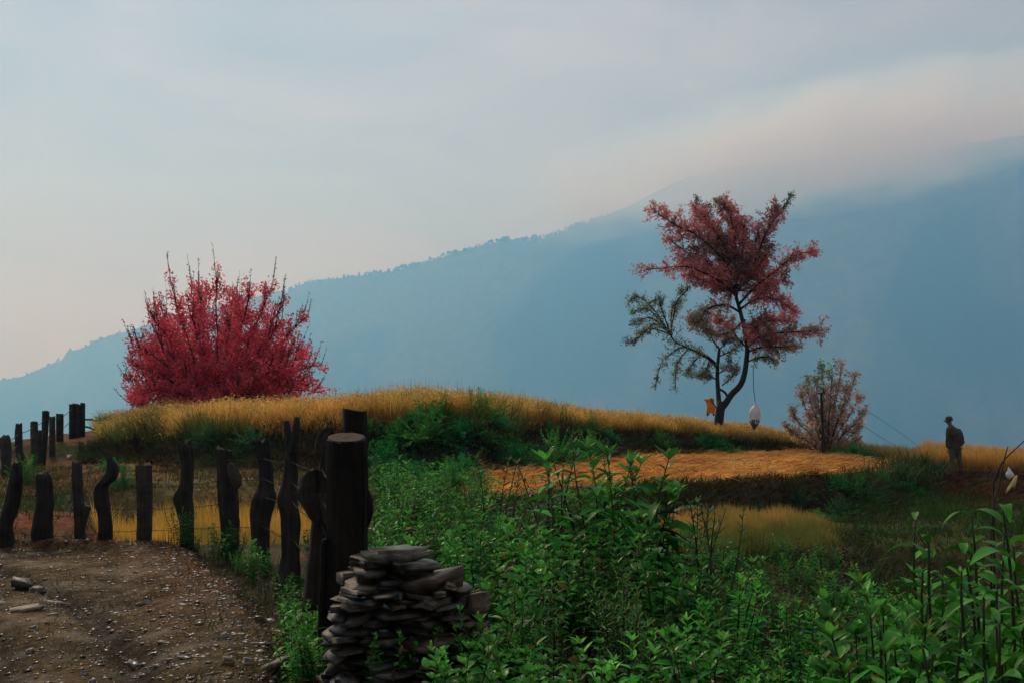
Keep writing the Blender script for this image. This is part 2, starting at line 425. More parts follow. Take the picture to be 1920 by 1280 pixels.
a_f = np.radians(np.concatenate([np.arange(-180, -34, 4.0), np.arange(-34, 34.01, .2), np.arange(36, 180, 4.0)]))
rr = [0.6]
while rr[-1] < 60: rr.append(rr[-1] * 1.011 + .006)
while rr[-1] < 5000: rr.append(rr[-1] * 1.12)
rr = np.array(rr)
AA, RR = np.meshgrid(a_f, rr)
gx, gy = RR * np.sin(AA), RR * np.cos(AA)
gz = H(gx, gy) - .07 * path_mask(gx, gy)
na, nr = len(a_f), len(rr)
idx = np.arange(na * nr).reshape(nr, na)
nxt = np.roll(idx, -1, axis=1)
Fg = np.stack([idx[:-1], nxt[:-1], nxt[1:], idx[1:]], -1).reshape(-1, 4)[:, ::-1]
Vg = np.stack([gx, gy, gz], -1).reshape(-1, 3)
V0 = np.concatenate([Vg, [[0, 0, float(H(0.0, 0.01))]]])
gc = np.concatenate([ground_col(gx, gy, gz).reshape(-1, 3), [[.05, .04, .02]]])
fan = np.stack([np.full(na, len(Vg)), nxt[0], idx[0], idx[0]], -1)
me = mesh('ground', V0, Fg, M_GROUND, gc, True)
ground = tag(obj('ground', me), kind='structure')
def HZ(x, y):
    """height of the walked-on surface"""
    return float(H(np.array(float(x)), np.array(float(y))))

# dirt path sheet with ruts
def path_relief(x, y):
    e = ip(y, PATH_E)
    d = e - x                                  # metres in from the verge
    verge = .10 * (1 - sm(d, .55, 1.15))
    cx = np.interp(y, [2, 4.5, 6, 7.5, 9.5, 11.5, 13], [-2.0, -2.05, -2.4, -3.0, -4.2, -5.8, -8])   # track centre
    rut = 0
    for o in (-.46, .44):
        rut = rut - .075 * np.exp(-((x - cx - o) / .12) ** 2)
    rut = rut + .02 * np.exp(-((x - cx) / .25) ** 2)
    return verge + rut + .014 * fbm(x * 1.2, y * 1.2, 2, 51) + .012 * fbm(x * 11, y * 11, 4, 57, .7)
xs = np.arange(-9.5, -.3, .04); ys = np.concatenate([np.arange(2.2, 8, .035), np.arange(8, 13.62, .045)])
XX, YY = np.meshgrid(xs, ys)
pm = path_mask(XX, YY)
ZZ = H(XX, YY) + .012 + path_relief(XX, YY) * sm(pm, 0, .7) - .14 * (1 - sm(pm, .0, .35))
keep = pm > .002
idx = np.arange(XX.size).reshape(XX.shape)
q = np.stack([idx[:-1, :-1], idx[:-1, 1:], idx[1:, 1:], idx[1:, :-1]], -1).reshape(-1, 4)
q = q[keep.ravel()[q].any(1)]
n_ = fbm(XX * 1.2, YY * 1.2, 4, 61); n3_ = fbm(XX * 5, YY * 5, 3, 63)
pc = mixc(np.broadcast_to(np.array([.070, .048, .020]), XX.shape + (3,)).copy(), np.array([.038, .029, .013]), sm(n_, -.15, .3))
dv = ip(YY, PATH_E) - XX
pc = mixc(pc, np.array([.070, .030, .008]), (1 - sm(dv, .3, 1.5)) * .75 * sm(YY, 6.5, 10))
pc = mixc(pc, np.array([.03, .026, .010]), (1 - sm(dv, .2, .9)) * .6 * (1 - sm(YY, 7, 9)))
pc = mixc(pc, np.array([.075, .053, .023]), sm(n3_, .15, .4) * .5)
cxr = np.interp(YY, [2, 4.5, 6, 7.5, 9.5, 11.5, 13], [-2.0, -2.05, -2.4, -3.0, -4.2, -5.8, -8])
for o_ in (-.46, .44): pc = mixc(pc, np.array([.016, .0125, .007]), .95 * np.exp(-((XX - cxr - o_ + .08 * n_) / .17) ** 2))
used = np.zeros(XX.size, bool); used[q.ravel()] = True
remap = np.cumsum(used) - 1
Vp = np.stack([XX, YY, ZZ], -1).reshape(-1, 3)[used]
me = mesh('dirt_path', Vp, remap[q], M_PATH, pc.reshape(-1, 3)[used], True)
tag(obj('dirt_path', me), kind='structure')
def PZ(x, y):
    xa, ya = np.array(float(x)), np.array(float(y))
    pm_ = path_mask(xa, ya)
    return float(H(xa, ya) + .012 + path_relief(xa, ya) * sm(pm_, 0, .7)) if pm_ > .2 else HZ(x, y)

# ================================================================== mountains
MS = 2.5                                       # ridges stand about five to eight kilometres away
def mountain(name, ridge, dist, seed, base_frac=.72):
    us = np.arange(ridge[0][0], ridge[0][-1], 4.0)
    R = np.interp(us, *dist) * MS; yr = np.interp(us, *ridge)
    ts = np.concatenate([np.linspace(0, 1, 46) ** .8, [1.015, 1.03, 1.05, 1.08]])
    UU, TT = np.meshgrid(us, ts)
    RRm = np.interp(UU, us, R)
    zr = CAM_Z + (HOR - np.interp(UU, us, yr)) / F_PX * RRm
    Yd = RRm * (base_frac + (1 - base_frac) * TT)
    zz = -165 * MS + (zr + 165 * MS) * np.where(TT <= 1, TT ** 1.15, 1 - (TT - 1) * 8)
    X = (UU - 960) / F_PX * Yd
    spur = MS * 75 * fbm(X * .0032 / MS + seed, Yd * .0016 / MS, 4, seed) * np.sin(np.pi * np.clip(TT, 0, 1))
    bumps = 13 * fbm(X * .016, Yd * .01, 3, seed + 3)
    tops = 7 * np.abs(fbm(X * .05, Yd * .02, 2, seed + 9))
    zz = zz + spur + bumps * .6 * sm(TT, .1, .6) + tops
    i_ = np.arange(UU.size).reshape(UU.shape)
    Fq = np.stack([i_[:-1, :-1], i_[:-1, 1:], i_[1:, 1:], i_[1:, :-1]], -1).reshape(-1, 4)
    cc = mixc(np.broadcast_to(np.array([.012, .022, .012]), UU.shape + (3,)).copy(), np.array([.10, .10, .05]), sm(fbm(X * .006 / MS, Yd * .004 / MS, 4, seed + 5), -.2, .3))
    o = obj(name, mesh(name, np.stack([X, Yd, zz], -1).reshape(-1, 3), Fq, M_FOREST, cc.reshape(-1, 3), True))
    tag(o, kind='structure')
    return us, R, yr
R1 = _U(300, 715, 420, 650, 500, 590, 520, 566, 545, 541, 575, 530, 610, 525, 680, 515, 740, 507, 790, 492, 830, 480, 870, 470, 905, 460, 940, 449, 985, 449, 1010, 447, 1040, 438, 1075, 424, 1130, 406, 1180, 385, 1230, 358, 1290, 330, 1360, 312, 1500, 300, 1700, 280, 1920, 250, 2200, 235, 2600, 260)
D1 = _U(300, 2700, 700, 2500, 1000, 2250, 1300, 2200, 1600, 2050, 1920, 1900, 2600, 1800)
R2 = _U(-320, 770, -250, 755, -100, 728, 0, 712, 40, 706, 75, 692, 100, 680, 115, 674, 125, 658, 150, 655, 185, 636, 215, 627, 250, 618, 330, 596, 420, 570, 520, 545, 600, 560, 800, 640, 1000, 700)
D2 = _U(-320, 2850, 1000, 2850)
m1 = mountain('mountain', R1, D1, 3)
m2 = mountain('far_mountain', R2, D2, 8, .8)
# tree crowns standing on the ridges
rng = np.random.default_rng(5)
base_v = unit(np.array([(0, 0, 1), (.9, 0, .3), (.28, .85, .3), (-.73, .53, .3), (-.73, -.53, .3), (.28, -.85, .3), (.6, .4, -.6), (-.3, .7, -.6), (-.8, 0, -.6), (-.2, -.7, -.6), (.6, -.4, -.6)]))
base_f = np.array([(0, 1, 2), (0, 2, 3), (0, 3, 4), (0, 4, 5), (0, 5, 1), (1, 6, 2), (2, 7, 3), (3, 8, 4), (4, 9, 5), (5, 10, 1), (6, 7, 2), (7, 8, 3), (8, 9, 4), (9, 10, 5), (10, 6, 1)])
parts = []
for (us, R, yr), cnt in ((m1, 520), (m2, 260)):
    for k in range(cnt):
        u_ = rng.uniform(us[0] + 5, min(us[-1], 1150)); Rr = np.interp(u_, us, R)
        p = P(u_, np.interp(u_, us, yr), Rr) + np.array([0, rng.uniform(-50, 6), rng.uniform(-12, 3)])
        clump = .6 + .9 * max(0, float(fbm(np.array(u_ * .03), np.array(1.0), 3, 77)) + .3)
        s_ = rng.uniform(4, 11) * clump
        sc3 = np.array([s_, s_, s_ * rng.uniform(.9, 2.0)])
        parts.append((p + base_v * sc3 * rng.uniform(.7, 1.25, (11, 1)), base_f, np.array([.024, .034, .018]) * rng.uniform(.7, 1.3)))
V_, F_, C_ = cat_geo(parts)
tag(obj('distant_forest', mesh('distant_forest', V_, F_, M_FOREST, C_)), 'blue hazy trees along the far mountain ridge', 'forest', kind='stuff')

# ================================================================== haze
hv = np.array([(x, y, z) for z in (-425, 1800) for y in (-5700, 8500) for x in (-5700, 5700)], float)
hf = np.array([(0, 2, 3, 1), (4, 5, 7, 6), (0, 1, 5, 4), (2, 6, 7, 3), (0, 4, 6, 2), (1, 3, 7, 5)])
mh = bpy.data.materials.new('haze_air'); mh.use_nodes = True
t = mh.node_tree; t.nodes.clear()
pv = nd(t, 'ShaderNodeVolumePrincipled'); HAZE = 3.2e-4
pv.inputs['Color'].default_value = (.20, .56, 1.0, 1); pv.inputs['Absorption Color'].default_value = (1, 1, 1, 1)
pv.inputs['Density'].default_value = HAZE; pv.inputs['Anisotropy'].default_value = .4
mo = nd(t, 'ShaderNodeOutputMaterial'); t.links.new(pv.outputs[0], mo.inputs['Volume'])
tag(obj('haze', mesh('haze', hv, hf, mh)), 'thin blue haze filling the valley air', 'haze', kind='stuff')

# mist clinging to the high shoulder of the mountain, hiding its crest
mm = bpy.data.materials.new('mountain_mist'); mm.use_nodes = True
t = mm.node_tree; t.nodes.clear()
tcm = nd(t, 'ShaderNodeTexCoord')
def mth(op, a, b=None, c=None, clamp=False):
    m = nd(t, 'ShaderNodeMath', operation=op, use_clamp=clamp)
    for i, v in enumerate((a, b, c)):
        if v is None: continue
        if isinstance(v, (int, float)): m.inputs[i].default_value = v
        else: t.links.new(v, m.inputs[i])
    return m.outputs[0]
ln = nd(t, 'ShaderNodeVectorMath', operation='LENGTH'); t.links.new(tcm.outputs['Object'], ln.inputs[0])
nm = nd(t, 'ShaderNodeTexNoise'); nm.inputs['Scale'].default_value = 2.3; nm.inputs['Detail'].default_value = 4; nm.inputs['Roughness'].default_value = .55
mpm = nd(t, 'ShaderNodeMapping'); mpm.inputs['Scale'].default_value = (2.2, .8, 1.0)
t.links.new(tcm.outputs['Object'], mpm.inputs['Vector']); t.links.new(mpm.outputs[0], nm.inputs['Vector'])
fall = mth('SUBTRACT', 1.0, mth('ADD', ln.outputs['Value'], mth('MULTIPLY', mth('SUBTRACT', nm.outputs['Fac'], .5), 1.1)))
mrm = nd(t, 'ShaderNodeMapRange', interpolation_type='SMOOTHSTEP'); mrm.inputs['From Min'].default_value = 0.0; mrm.inputs['From Max'].default_value = .85
mrm.inputs['To Max'].default_value = .0085
t.links.new(fall, mrm.inputs['Value'])
edge = nd(t, 'ShaderNodeMapRange', interpolation_type='SMOOTHSTEP'); edge.inputs['From Min'].default_value = .99; edge.inputs['From Max'].default_value = .75
t.links.new(ln.outputs['Value'], edge.inputs['Value'])
pvm = nd(t, 'ShaderNodeVolumePrincipled'); pvm.inputs['Color'].default_value = (.46, .68, 1.0, 1); pvm.inputs['Absorption Color'].default_value = (1, 1, 1, 1); pvm.inputs['Anisotropy'].default_value = .3
t.links.new(mth('MULTIPLY', mrm.outputs[0], edge.outputs[0]), pvm.inputs['Density'])
mom = nd(t, 'ShaderNodeOutputMaterial'); t.links.new(pvm.outputs[0], mom.inputs['Volume'])
mm.cycles.volume_step_rate = .5
ui = np.linspace(0, np.pi, 13); vi = np.linspace(0, 2 * np.pi, 24, endpoint=False)
mv = np.array([(math.sin(a) * math.cos(b), math.sin(a) * math.sin(b), math.cos(a)) for a in ui for b in vi])
mf = np.array([(i * 24 + k, (i + 1) * 24 + k, (i + 1) * 24 + (k + 1) % 24, i * 24 + (k + 1) % 24) for i in range(12) for k in range(24)])
MY = 4350.0; mp_ = MY / F_PX
for (mx_, my_, hl_, hh_, tilt_, lb) in ((1570, 272, 800, 155, .20, 'wide grey mist bank lying along the mountain crest'),):
    o = obj('mist', mesh('mist', mv, mf, mm), None, P(mx_, my_, MY)); o.scale = (hl_ * mp_, 560, hh_ * mp_); o.rotation_euler = (0, -tilt_, 0)
    tag(o, lb, 'mist', kind='stuff')
# ================================================================== fence
def make_post(label, pts, Y, mat, top=(0.0, 0.0, .025), seed=0, sides=32, group=None, parent=None, name='fence_post', groove=.15, depth=.92, sink=.18, cat='post', concave=0.0):
    """irregular split-log post; pts = (x, y, half width) in the photo from the top down, standing at depth Y"""
    c = np.array([P(p[0], p[1], Y) for p in pts]); r = np.array([p[2] for p in pts]) * Y / F_PX
    gzv = PZ(c[-1][0], Y) - sink
    if c[-1][2] > gzv:
        c = np.concatenate([c, [[c[-1][0], Y, gzv]]]); r = np.append(r, r[-1])
    NR = 44
    q = spline(np.column_stack([c, r]), NR)
    c, r = q[:, :3], q[:, 3]
    ang = np.linspace(0, 2 * np.pi, sides, endpoint=False)
    o0 = c[-1].copy()
    V = []
    for i in range(len(c)):
        for k, a in enumerate(ang):
            nv = mnoise.noise(Vector((math.cos(a) * 1.7 + seed * 3.1, math.sin(a) * 1.7 - seed, c[i][2] * .8)))
            n2v = mnoise.noise(Vector((math.cos(a) * 5 + seed, math.sin(a) * 5, c[i][2] * 2.5 + seed * 2)))
            n3v = mnoise.noise(Vector((math.cos(a) * 11 + seed, math.sin(a) * 11, c[i][2] * 9)))
            n4v = mnoise.noise(Vector((math.cos(a) * 7 + seed * 5, math.sin(a) * 7, c[i][2] * .9)))
            rad = r[i] * (1 - min(.9, groove) * 1.1 * max(0.0, n4v - .12) * 4 * .6 + groove * 1.6 * nv + groove * n2v + groove * .55 * n3v)
            x, y = math.cos(a) * rad, math.sin(a) * rad * depth
            z = c[i][2]
            if i == 0:
                z += top[0] * x / max(r[0], 1e-4) * .5 + top[1] * y / max(r[0], 1e-4) * .5 + top[2] * mnoise.noise(Vector((a * 2, seed * 1.3, 5))) * 2
            V.append((c[i][0] + x, c[i][1] + y, z))
    V = np.array(V); f = []
    n = sides
    for i in range(len(c) - 1):
        for k in range(n):
            a, b = i * n + k, i * n + (k + 1) % n
            f += [(a, a + n, b + n), (a, b + n, b)]
    inner = V[:n] * .5 + V[:n].mean(0) * .5
    inner[:, 2] += -concave + np.array([.004 * math.sin(3 * k) for k in range(n)])
    cen = V[:n].mean(0) - np.array([0, 0, concave * 1.2])
    V = np.concatenate([V, inner, [cen]]); i0 = NR * n
    for k in range(n):
        k2 = (k + 1) % n
        f += [(k, k2, i0 + k2), (k, i0 + k2, i0 + k), (i0 + k, i0 + k2, i0 + n)]
    me = mesh(name, V - o0, np.array(f), mat, smooth=True)
    o = obj(name, me, parent, o0)
    if parent is None: tag(o, label, cat, group)
    return o

FG = 'weathered wooden posts of the fence along the path'
p1 = make_post('curved black post leaning at the far end of the path fence', [(31, 867, 8), (31, 890, 11), (27, 920, 13), (18, 960, 14), (10, 985, 14), (14, 1025, 16)], 13.1, M_POST, seed=1, group=FG, top=(.02, 0, .02))
p2 = make_post('thick short black post with bulging foot near the red soil', [(80, 886, 10), (82, 898, 14), (83, 940, 15), (80, 965, 17), (79, 1000, 19), (82, 1023, 19)], 13.15, M_POST, seed=2, group=FG, top=(.01, 0, .02))
p3 = make_post('thin grey post with a forked side branch stub', [(143, 866, 9), (144, 900, 10), (147, 950, 10), (150, 1000, 10), (150, 1027, 9)], 13.4, M_POST2, seed=3, group=FG)
stub = np.array([P(152, 992, 13.4), P(158, 972, 13.38), P(166, 948, 13.36)])
v, f, _ = tube(spline(stub, 7), np.linspace(.05, .035, 7), 8)
obj('branch_stub', mesh('branch_stub', v - np.array(p3.location), f, M_POST2, smooth=True), p3)
p4 = make_post('black post bent like a hook with a pointed top', [(205, 858, 5), (210, 870, 9), (210, 884, 11), (201, 900, 13), (190, 912, 12), (190, 940, 13), (196, 970, 12), (197, 1000, 12), (195, 1028, 12)], 13.0, M_POST, seed=4, group=FG, top=(.05, -.02, .02))
p5 = make_post('straight squared post with a notched concave top', [(270, 871, 15.5), (270, 900, 16), (271, 960, 15), (270, 1028, 14)], 12.9, M_POST2, seed=5, group=FG, sides=10, top=(0, 0, .035), concave=.03, groove=.07)
p6 = make_post('dark knotted post with a frayed top before the yellow rice', [(345, 830, 12), (347, 842, 14), (350, 866, 11), (350, 905, 11), (344, 930, 15), (346, 950, 15), (350, 985, 12), (351, 1030, 12)], 12.7, M_POST, seed=6, group=FG, top=(.02, 0, .06))
p7 = make_post('broad split post with a torn slab hanging on its side', [(420, 842, 15), (424, 870, 17), (428, 920, 18), (431, 980, 18), (431, 1036, 17)], 12.2, M_POST, seed=7, group=FG, groove=.2, top=(-.04, 0, .03))
sl_ = np.array([P(432, 868, 12.08), P(440, 890, 12.02), P(444, 905, 12.0), P(442, 918, 12.03)])
v, f, _ = tube(spline(sl_, 8), np.array([.03, .055, .065, .07, .065, .05, .03, .01]), 7)
v[:, 1] = 12.03 + (v[:, 1] - 12.03) * .5
obj('torn_slab', mesh('torn_slab', v - np.array(p7.location), f, M_POST2, smooth=False), p7)
p8 = make_post('black post with a swollen knot halfway down', [(490, 825, 14), (494, 850, 13), (498, 880, 13), (499, 912, 14), (496, 928, 20), (492, 950, 20), (488, 975, 18), (490, 1020, 17), (491, 1058, 17)], 11.4, M_POST, seed=8, group=FG, top=(.01, 0, .03))
p9 = make_post('twisted post with two prongs at its top beside the log', [(546, 838, 10), (547, 856, 13), (545, 895, 14), (540, 935, 18), (546, 975, 16), (545, 1040, 15), (540, 1085, 20), (541, 1112, 20)], 9.7, M_POST, seed=9, group=FG, groove=.25)
for pr in ([(546, 850, 9.7), (541, 820, 9.7), (537, 788, 9.7)], [(549, 850, 9.66), (554, 815, 9.66), (557, 781, 9.66)]):
    v, f, _ = tube(spline(PA(pr), 8), np.linspace(.05, .026, 8), 8)
    obj('prong', mesh('prong', v - np.array(p9.location), f, M_POST, smooth=True), p9)

# the big gate log, its cut end and clinging bark
log = empty('log_post', P(647, 1262, 6.5)); log.location.z = HZ(log.location.x, 6.5) - .02
lo = np.array(log.location)
body = make_post('', [(650, 823, 36), (650, 860, 36.5), (651, 940, 36), (649, 1040, 37), (647, 1120, 40), (645, 1240, 44)], 6.5, M_LOG, seed=12, sides=34, parent=log, name='trunk', groove=.085, top=(-.004, .052, .0), depth=1.0)
body.location = np.array(body.location) - lo
mc, tcu, bcu, _o = new_mat('cut_wood_end')
tcn = nd(tcu, 'ShaderNodeTexCoord'); wv = nd(tcu, 'ShaderNodeTexWave', wave_type='RINGS', rings_direction='Z')
wv.inputs['Scale'].default_value = 22; wv.inputs['Distortion'].default_value = 3; wv.inputs['Detail'].default_value = 3
tcu.links.new(tcn.outputs['Object'], wv.inputs['Vector'])
rp = nd(tcu, 'ShaderNodeValToRGB'); rp.color_ramp.elements[0].color = (.016, .012, .008, 1); rp.color_ramp.elements[1].color = (.06, .047, .033, 1)
tcu.links.new(wv.outputs['Fac'], rp.inputs['Fac']); tcu.links.new(rp.outputs[0], bcu.inputs['Base Color']); bcu.inputs['Roughness'].default_value = .8; bcu.inputs['Specular IOR Level'].default_value = .15
ctr = P(650, 822, 6.5); rad = 35.5 * 6.5 / F_PX
rv, rf = [], []
rings = [(1.0, -.006), (.97, .006), (.8, .004), (.5, .003), (.26, .003), (.14, .002)]
for rk, zk in rings:
    for k in range(26):
        a = 2 * math.pi * k / 26
        rr_ = rad * rk * (1 + .035 * mnoise.noise(Vector((math.cos(a) * 2, math.sin(a) * 2, 1))))
        rv.append((rr_ * math.cos(a), rr_ * math.sin(a), zk + .004 * mnoise.noise(Vector((math.cos(a) * 3, math.sin(a) * 3, rk * 9)))))
for i in range(len(rings) - 1):
    for k in range(26):
        a, b = i * 26 + k, i * 26 + (k + 1) % 26
        rf += [(a, b, b + 26), (a, b + 26, a + 26)]
rv.append((0, 0, -.004)); e_ = (len(rings) - 1) * 26
for k in range(26): rf.append((e_ + k, e_ + (k + 1) % 26, len(rv) - 1))
obj('cut_end', mesh('cut_end', np.array(rv), np.array(rf), mc), log, ctr - lo + np.array([0, 0, .004])).rotation_euler = (.225, .02, 0)
def slab(parent, pts, wpx, th, mat, name, seed):
    pts = PA(pts); Yc = pts[0][1]; q = spline(pts, 10); n = len(q)
    wv_ = np.interp(np.linspace(0, 1, n), np.linspace(0, 1, len(wpx)), wpx) * Yc / F_PX
    sec = [(-1, 0), (-.6, 1), (.5, .9), (1, .1), (.4, -.7), (-.5, -.8)]
    V, f = [], []
    for i in range(n):
        for k, (a, b) in enumerate(sec):
            j = mnoise.noise(Vector((i * 1.3, k * 1.7, seed))) * 1.5
            V.append(q[i] + np.array([a * wv_[i] * (1 + .3 * j), b * th * (1 + .5 * j), .015 * j]))
    for i in range(n - 1):
        for k in range(6):
            a, b = i * 6 + k, i * 6 + (k + 1) % 6
            f += [(a, b, b + 6), (a, b + 6, a + 6)]
    for k in range(1, 5): f += [(0, k + 1, k), ((n - 1) * 6, (n - 1) * 6 + k, (n - 1) * 6 + k + 1)]
    pl = np.array(parent.location) if parent else 0
    return obj(name, mesh(name, np.array(V) - pl, np.array(f), mat), parent)
slab(log, [(690, 918, 6.46), (694, 935, 6.45), (694, 960, 6.45), (690, 985, 6.46)], [2, 5, 6, 2], .012, M_LOG, 'bark_flake', 3)
slab(log, [(608, 1010, 6.42), (606, 1070, 6.42), (604, 1150, 6.42), (606, 1250, 6.42)], [4, 7, 8, 10], .03, M_LOG, 'bark_flake', 4)
tag(log, 'massive black log post with a flat sawn top above the stone pile', 'post')
p12 = make_post('tall dark post with a slanted top directly behind the sawn log', [(665, 769, 22), (666, 800, 22.5), (667, 900, 23), (667, 1060, 24)], 7.5, M_LOG, seed=13, sides=10, top=(-.03, 0, .005), groove=.05)
# broken, split stump leaning against the log
st = empty('broken_stump', P(585, 1140, 7.4)); st.location.z = HZ(st.location.x, 7.4) - .02
M_MOSSY = mat_plain('pale_rotten_wood', (.03, .03, .019), .85, .1, .7, 22, 1.0)
slab(st, [(590, 880, 7.4), (580, 905, 7.4), (584, 940, 7.4), (600, 985, 7.4)], [7, 22, 24, 8], .05, M_POST, 'split_slab', 6)
slab(st, [(604, 925, 7.38), (610, 950, 7.38), (613, 985, 7.38)], [12, 10, 5], .03, M_POST2, 'split_slab', 7)
slab(st, [(614, 800, 7.45), (606, 822, 7.45), (602, 850, 7.45), (612, 884, 7.45)], [7, 14, 15, 8], .025, M_MOSSY, 'pale_slab', 8)
slab(st, [(612, 850, 7.42), (602, 960, 7.42), (590, 1060, 7.42), (585, 1150, 7.42)], [8, 15, 14, 20], .06, M_POST, 'stump', 9)
tag(st, 'split broken stump with a pale rotten slab leaning against the sawn log', 'stump')

BGp = 'posts of the fence climbing to the ridge'
make_post('grey flared post nearest on the fence climbing the ridge', [(12, 816, 5), (10, 825, 10), (12, 850, 10), (10, 905, 8)], 24, M_POST2, seed=21, group=BGp)
make_post('dark post with a rounded head on the ridge fence', [(35, 794, 6), (35, 815, 7), (36, 845, 7), (41, 865, 9), (38, 885, 7)], 25.5, M_POST, seed=22, group=BGp)
make_post('flat topped brown post third along the ridge fence', [(64, 790, 7), (64, 820, 7), (65, 872, 7)], 27.5, M_POST2, seed=23, sides=8, group=BGp, groove=.05)
make_post('thin low post tucked behind the brown ridge fence post', [(74, 806, 4), (75, 865, 5)], 28.2, M_POST, seed=24, sides=8, group=BGp)
make_post('tallest leaning post on the ridge fence', [(86, 771, 7), (84, 810, 6.5), (80, 866, 6.5)], 29, M_POST, seed=25, sides=8, group=BGp, groove=.05)
make_post('pale squared post beside the tallest ridge fence post', [(98, 780, 6), (98, 858, 6)], 30, M_POST2, seed=26, sides=8, group=BGp, groove=.05)
make_post('dark squared post before the corner of the ridge fence', [(112, 775, 7), (112, 848, 7)], 31.5, M_POST, seed=27, sides=8, group=BGp, groove=.05)
for k, (x, y, h_, lb) in enumerate(((134, 757, 4.5, 'slim dark post at the near edge of the corner post cluster'), (140.5, 756, 4.5, 'dark post in the corner cluster with grey streaks'), (147.5, 758, 4.5, 'straight post in the corner cluster of the ridge fence'), (155, 755, 4.5, 'tall post at the golden grass edge of the corner cluster'))):
    make_post(lb, [(x, y, h_), (x, 822, h_ + .3)], 33 + .1 * (k % 2), M_POST if k != 1 else M_POST2, seed=30 + k, sides=8, group=BGp, groove=.08)
make_post('short post half hidden by the golden grass', [(198, 782, 4), (198, 812, 4)], 33.4, M_POST, seed=36, sides=8, group=BGp, groove=.05)
for pts, lb in (([(158, 786, 33), (172, 786, 33.1), (186, 789, 33.2), (196, 791, 33.3)], 'upper crooked branch rail joining the corner posts to the mound'), ([(158, 799, 33), (168, 801, 33.1), (180, 806, 33.2), (190, 803, 33.3)], 'lower crooked branch rail joining the corner posts to the mound')):
    v, f, _ = tube(spline(PA(pts), 10), .03, 6); tag(obj('branch_rail', mesh('branch_rail', v, f, M_POST, smooth=True)), lb, 'rail')

# barbed wire
M_WIRE = mat_plain('rusty_wire', (.02, .015, .011), .75, .15, .4, 40, 0)
def wire(label, pts, r=.003, barb=True, name='barbed_wire', seed=0, sag=.02, group=None):
    rng = np.random.default_rng(seed); pts = np.asarray(pts); out = []
    for a, b in zip(pts[:-1], pts[1:]):
        n = 9; t_ = np.linspace(0, 1, n)[:-1] if b is not pts[-1] else np.linspace(0, 1, n)
        seg = a + (b - a) * t_[:, None]; seg[:, 2] -= sag * 4 * t_ * (1 - t_); seg[:, 2] += .004 * rng.standard_normal(len(seg)) * (t_ > 0)
        out.append(seg)
    q = np.concatenate(out); geo = [tube(q, r, 5)]
    if barb:
        L = np.concatenate([[0], np.cumsum(np.linalg.norm(np.diff(q, axis=0), axis=1))])
        for s_ in np.arange(.1, L[-1], .16):
            p = np.array([np.interp(s_, L, q[:, k]) for k in range(3)])
            for _ in range(2):
                d = unit(rng.standard_normal(3)) * .022
                geo.append(tube(np.array([p - d, p, p + d]), [.0009, .002, .0009], 4))
    V, Fc, _ = cat_geo(geo)
    return tag(obj(name, mesh(name, V, Fc, M_WIRE)), label, 'wire', group)
def strand(ys):
    base = [(0, 13.05), (31, 12.95), (81, 12.95), (146, 13.28), (193, 12.85), (270, 12.75), (348, 12.58), (428, 12.0), (495, 11.2), (548, 9.55), (604, 7.3), (630, 6.42)]
    return [P(x, y, Y) for (x, Y), y in zip(base, ys) if y]
WG = 'barbed wire strands of the path fence'
wire('topmost barbed wire strand along the path fence', strand([0, 0, 0, 900, 892, 882, 876, 862, 858, 866, 880, 905]), seed=1, group=WG)
wire('second barbed wire strand from the top along the path fence', strand([928, 928, 926, 920, 918, 910, 908, 895, 897, 905, 935, 975]), seed=2, group=WG)
wire('third barbed wire strand from the top along the path fence', strand([958, 960, 962, 966, 952, 951, 949, 940, 930, 940, 985, 1040]), seed=3, group=WG)
wire('lowest barbed wire strand along the path fence', strand([997, 998, 1000, 1001, 995, 991, 989, 984, 986, 1010, 1060, 1130]), seed=4, group=WG)
wire('loose bright barbed wire end hanging off the broken stump', [P(560, 922, 7.25), P(572, 940, 7.2), P(590, 955, 7.2), P(604, 968, 7.2), P(602, 992, 7.2)], r=.003, seed=5, sag=.005)
RG = 'wires of the ridge fence'
wire('upper thin wire of the ridge fence', [P(0, 838, 23.5), P(37, 812, 25.4), P(64, 800, 27.4), P(86, 785, 28.9), P(112, 784, 31.4), P(140, 762, 32.9)], r=.009, barb=False, name='fence_wire', seed=6, group=RG)
wire('lower thin wire of the ridge fence', [P(0, 858, 23.5), P(37, 832, 25.4), P(64, 818, 27.4), P(86, 806, 28.9), P(112, 806, 31.4), P(140, 782, 32.9)], r=.009, barb=False, name='fence_wire', seed=7, group=RG)

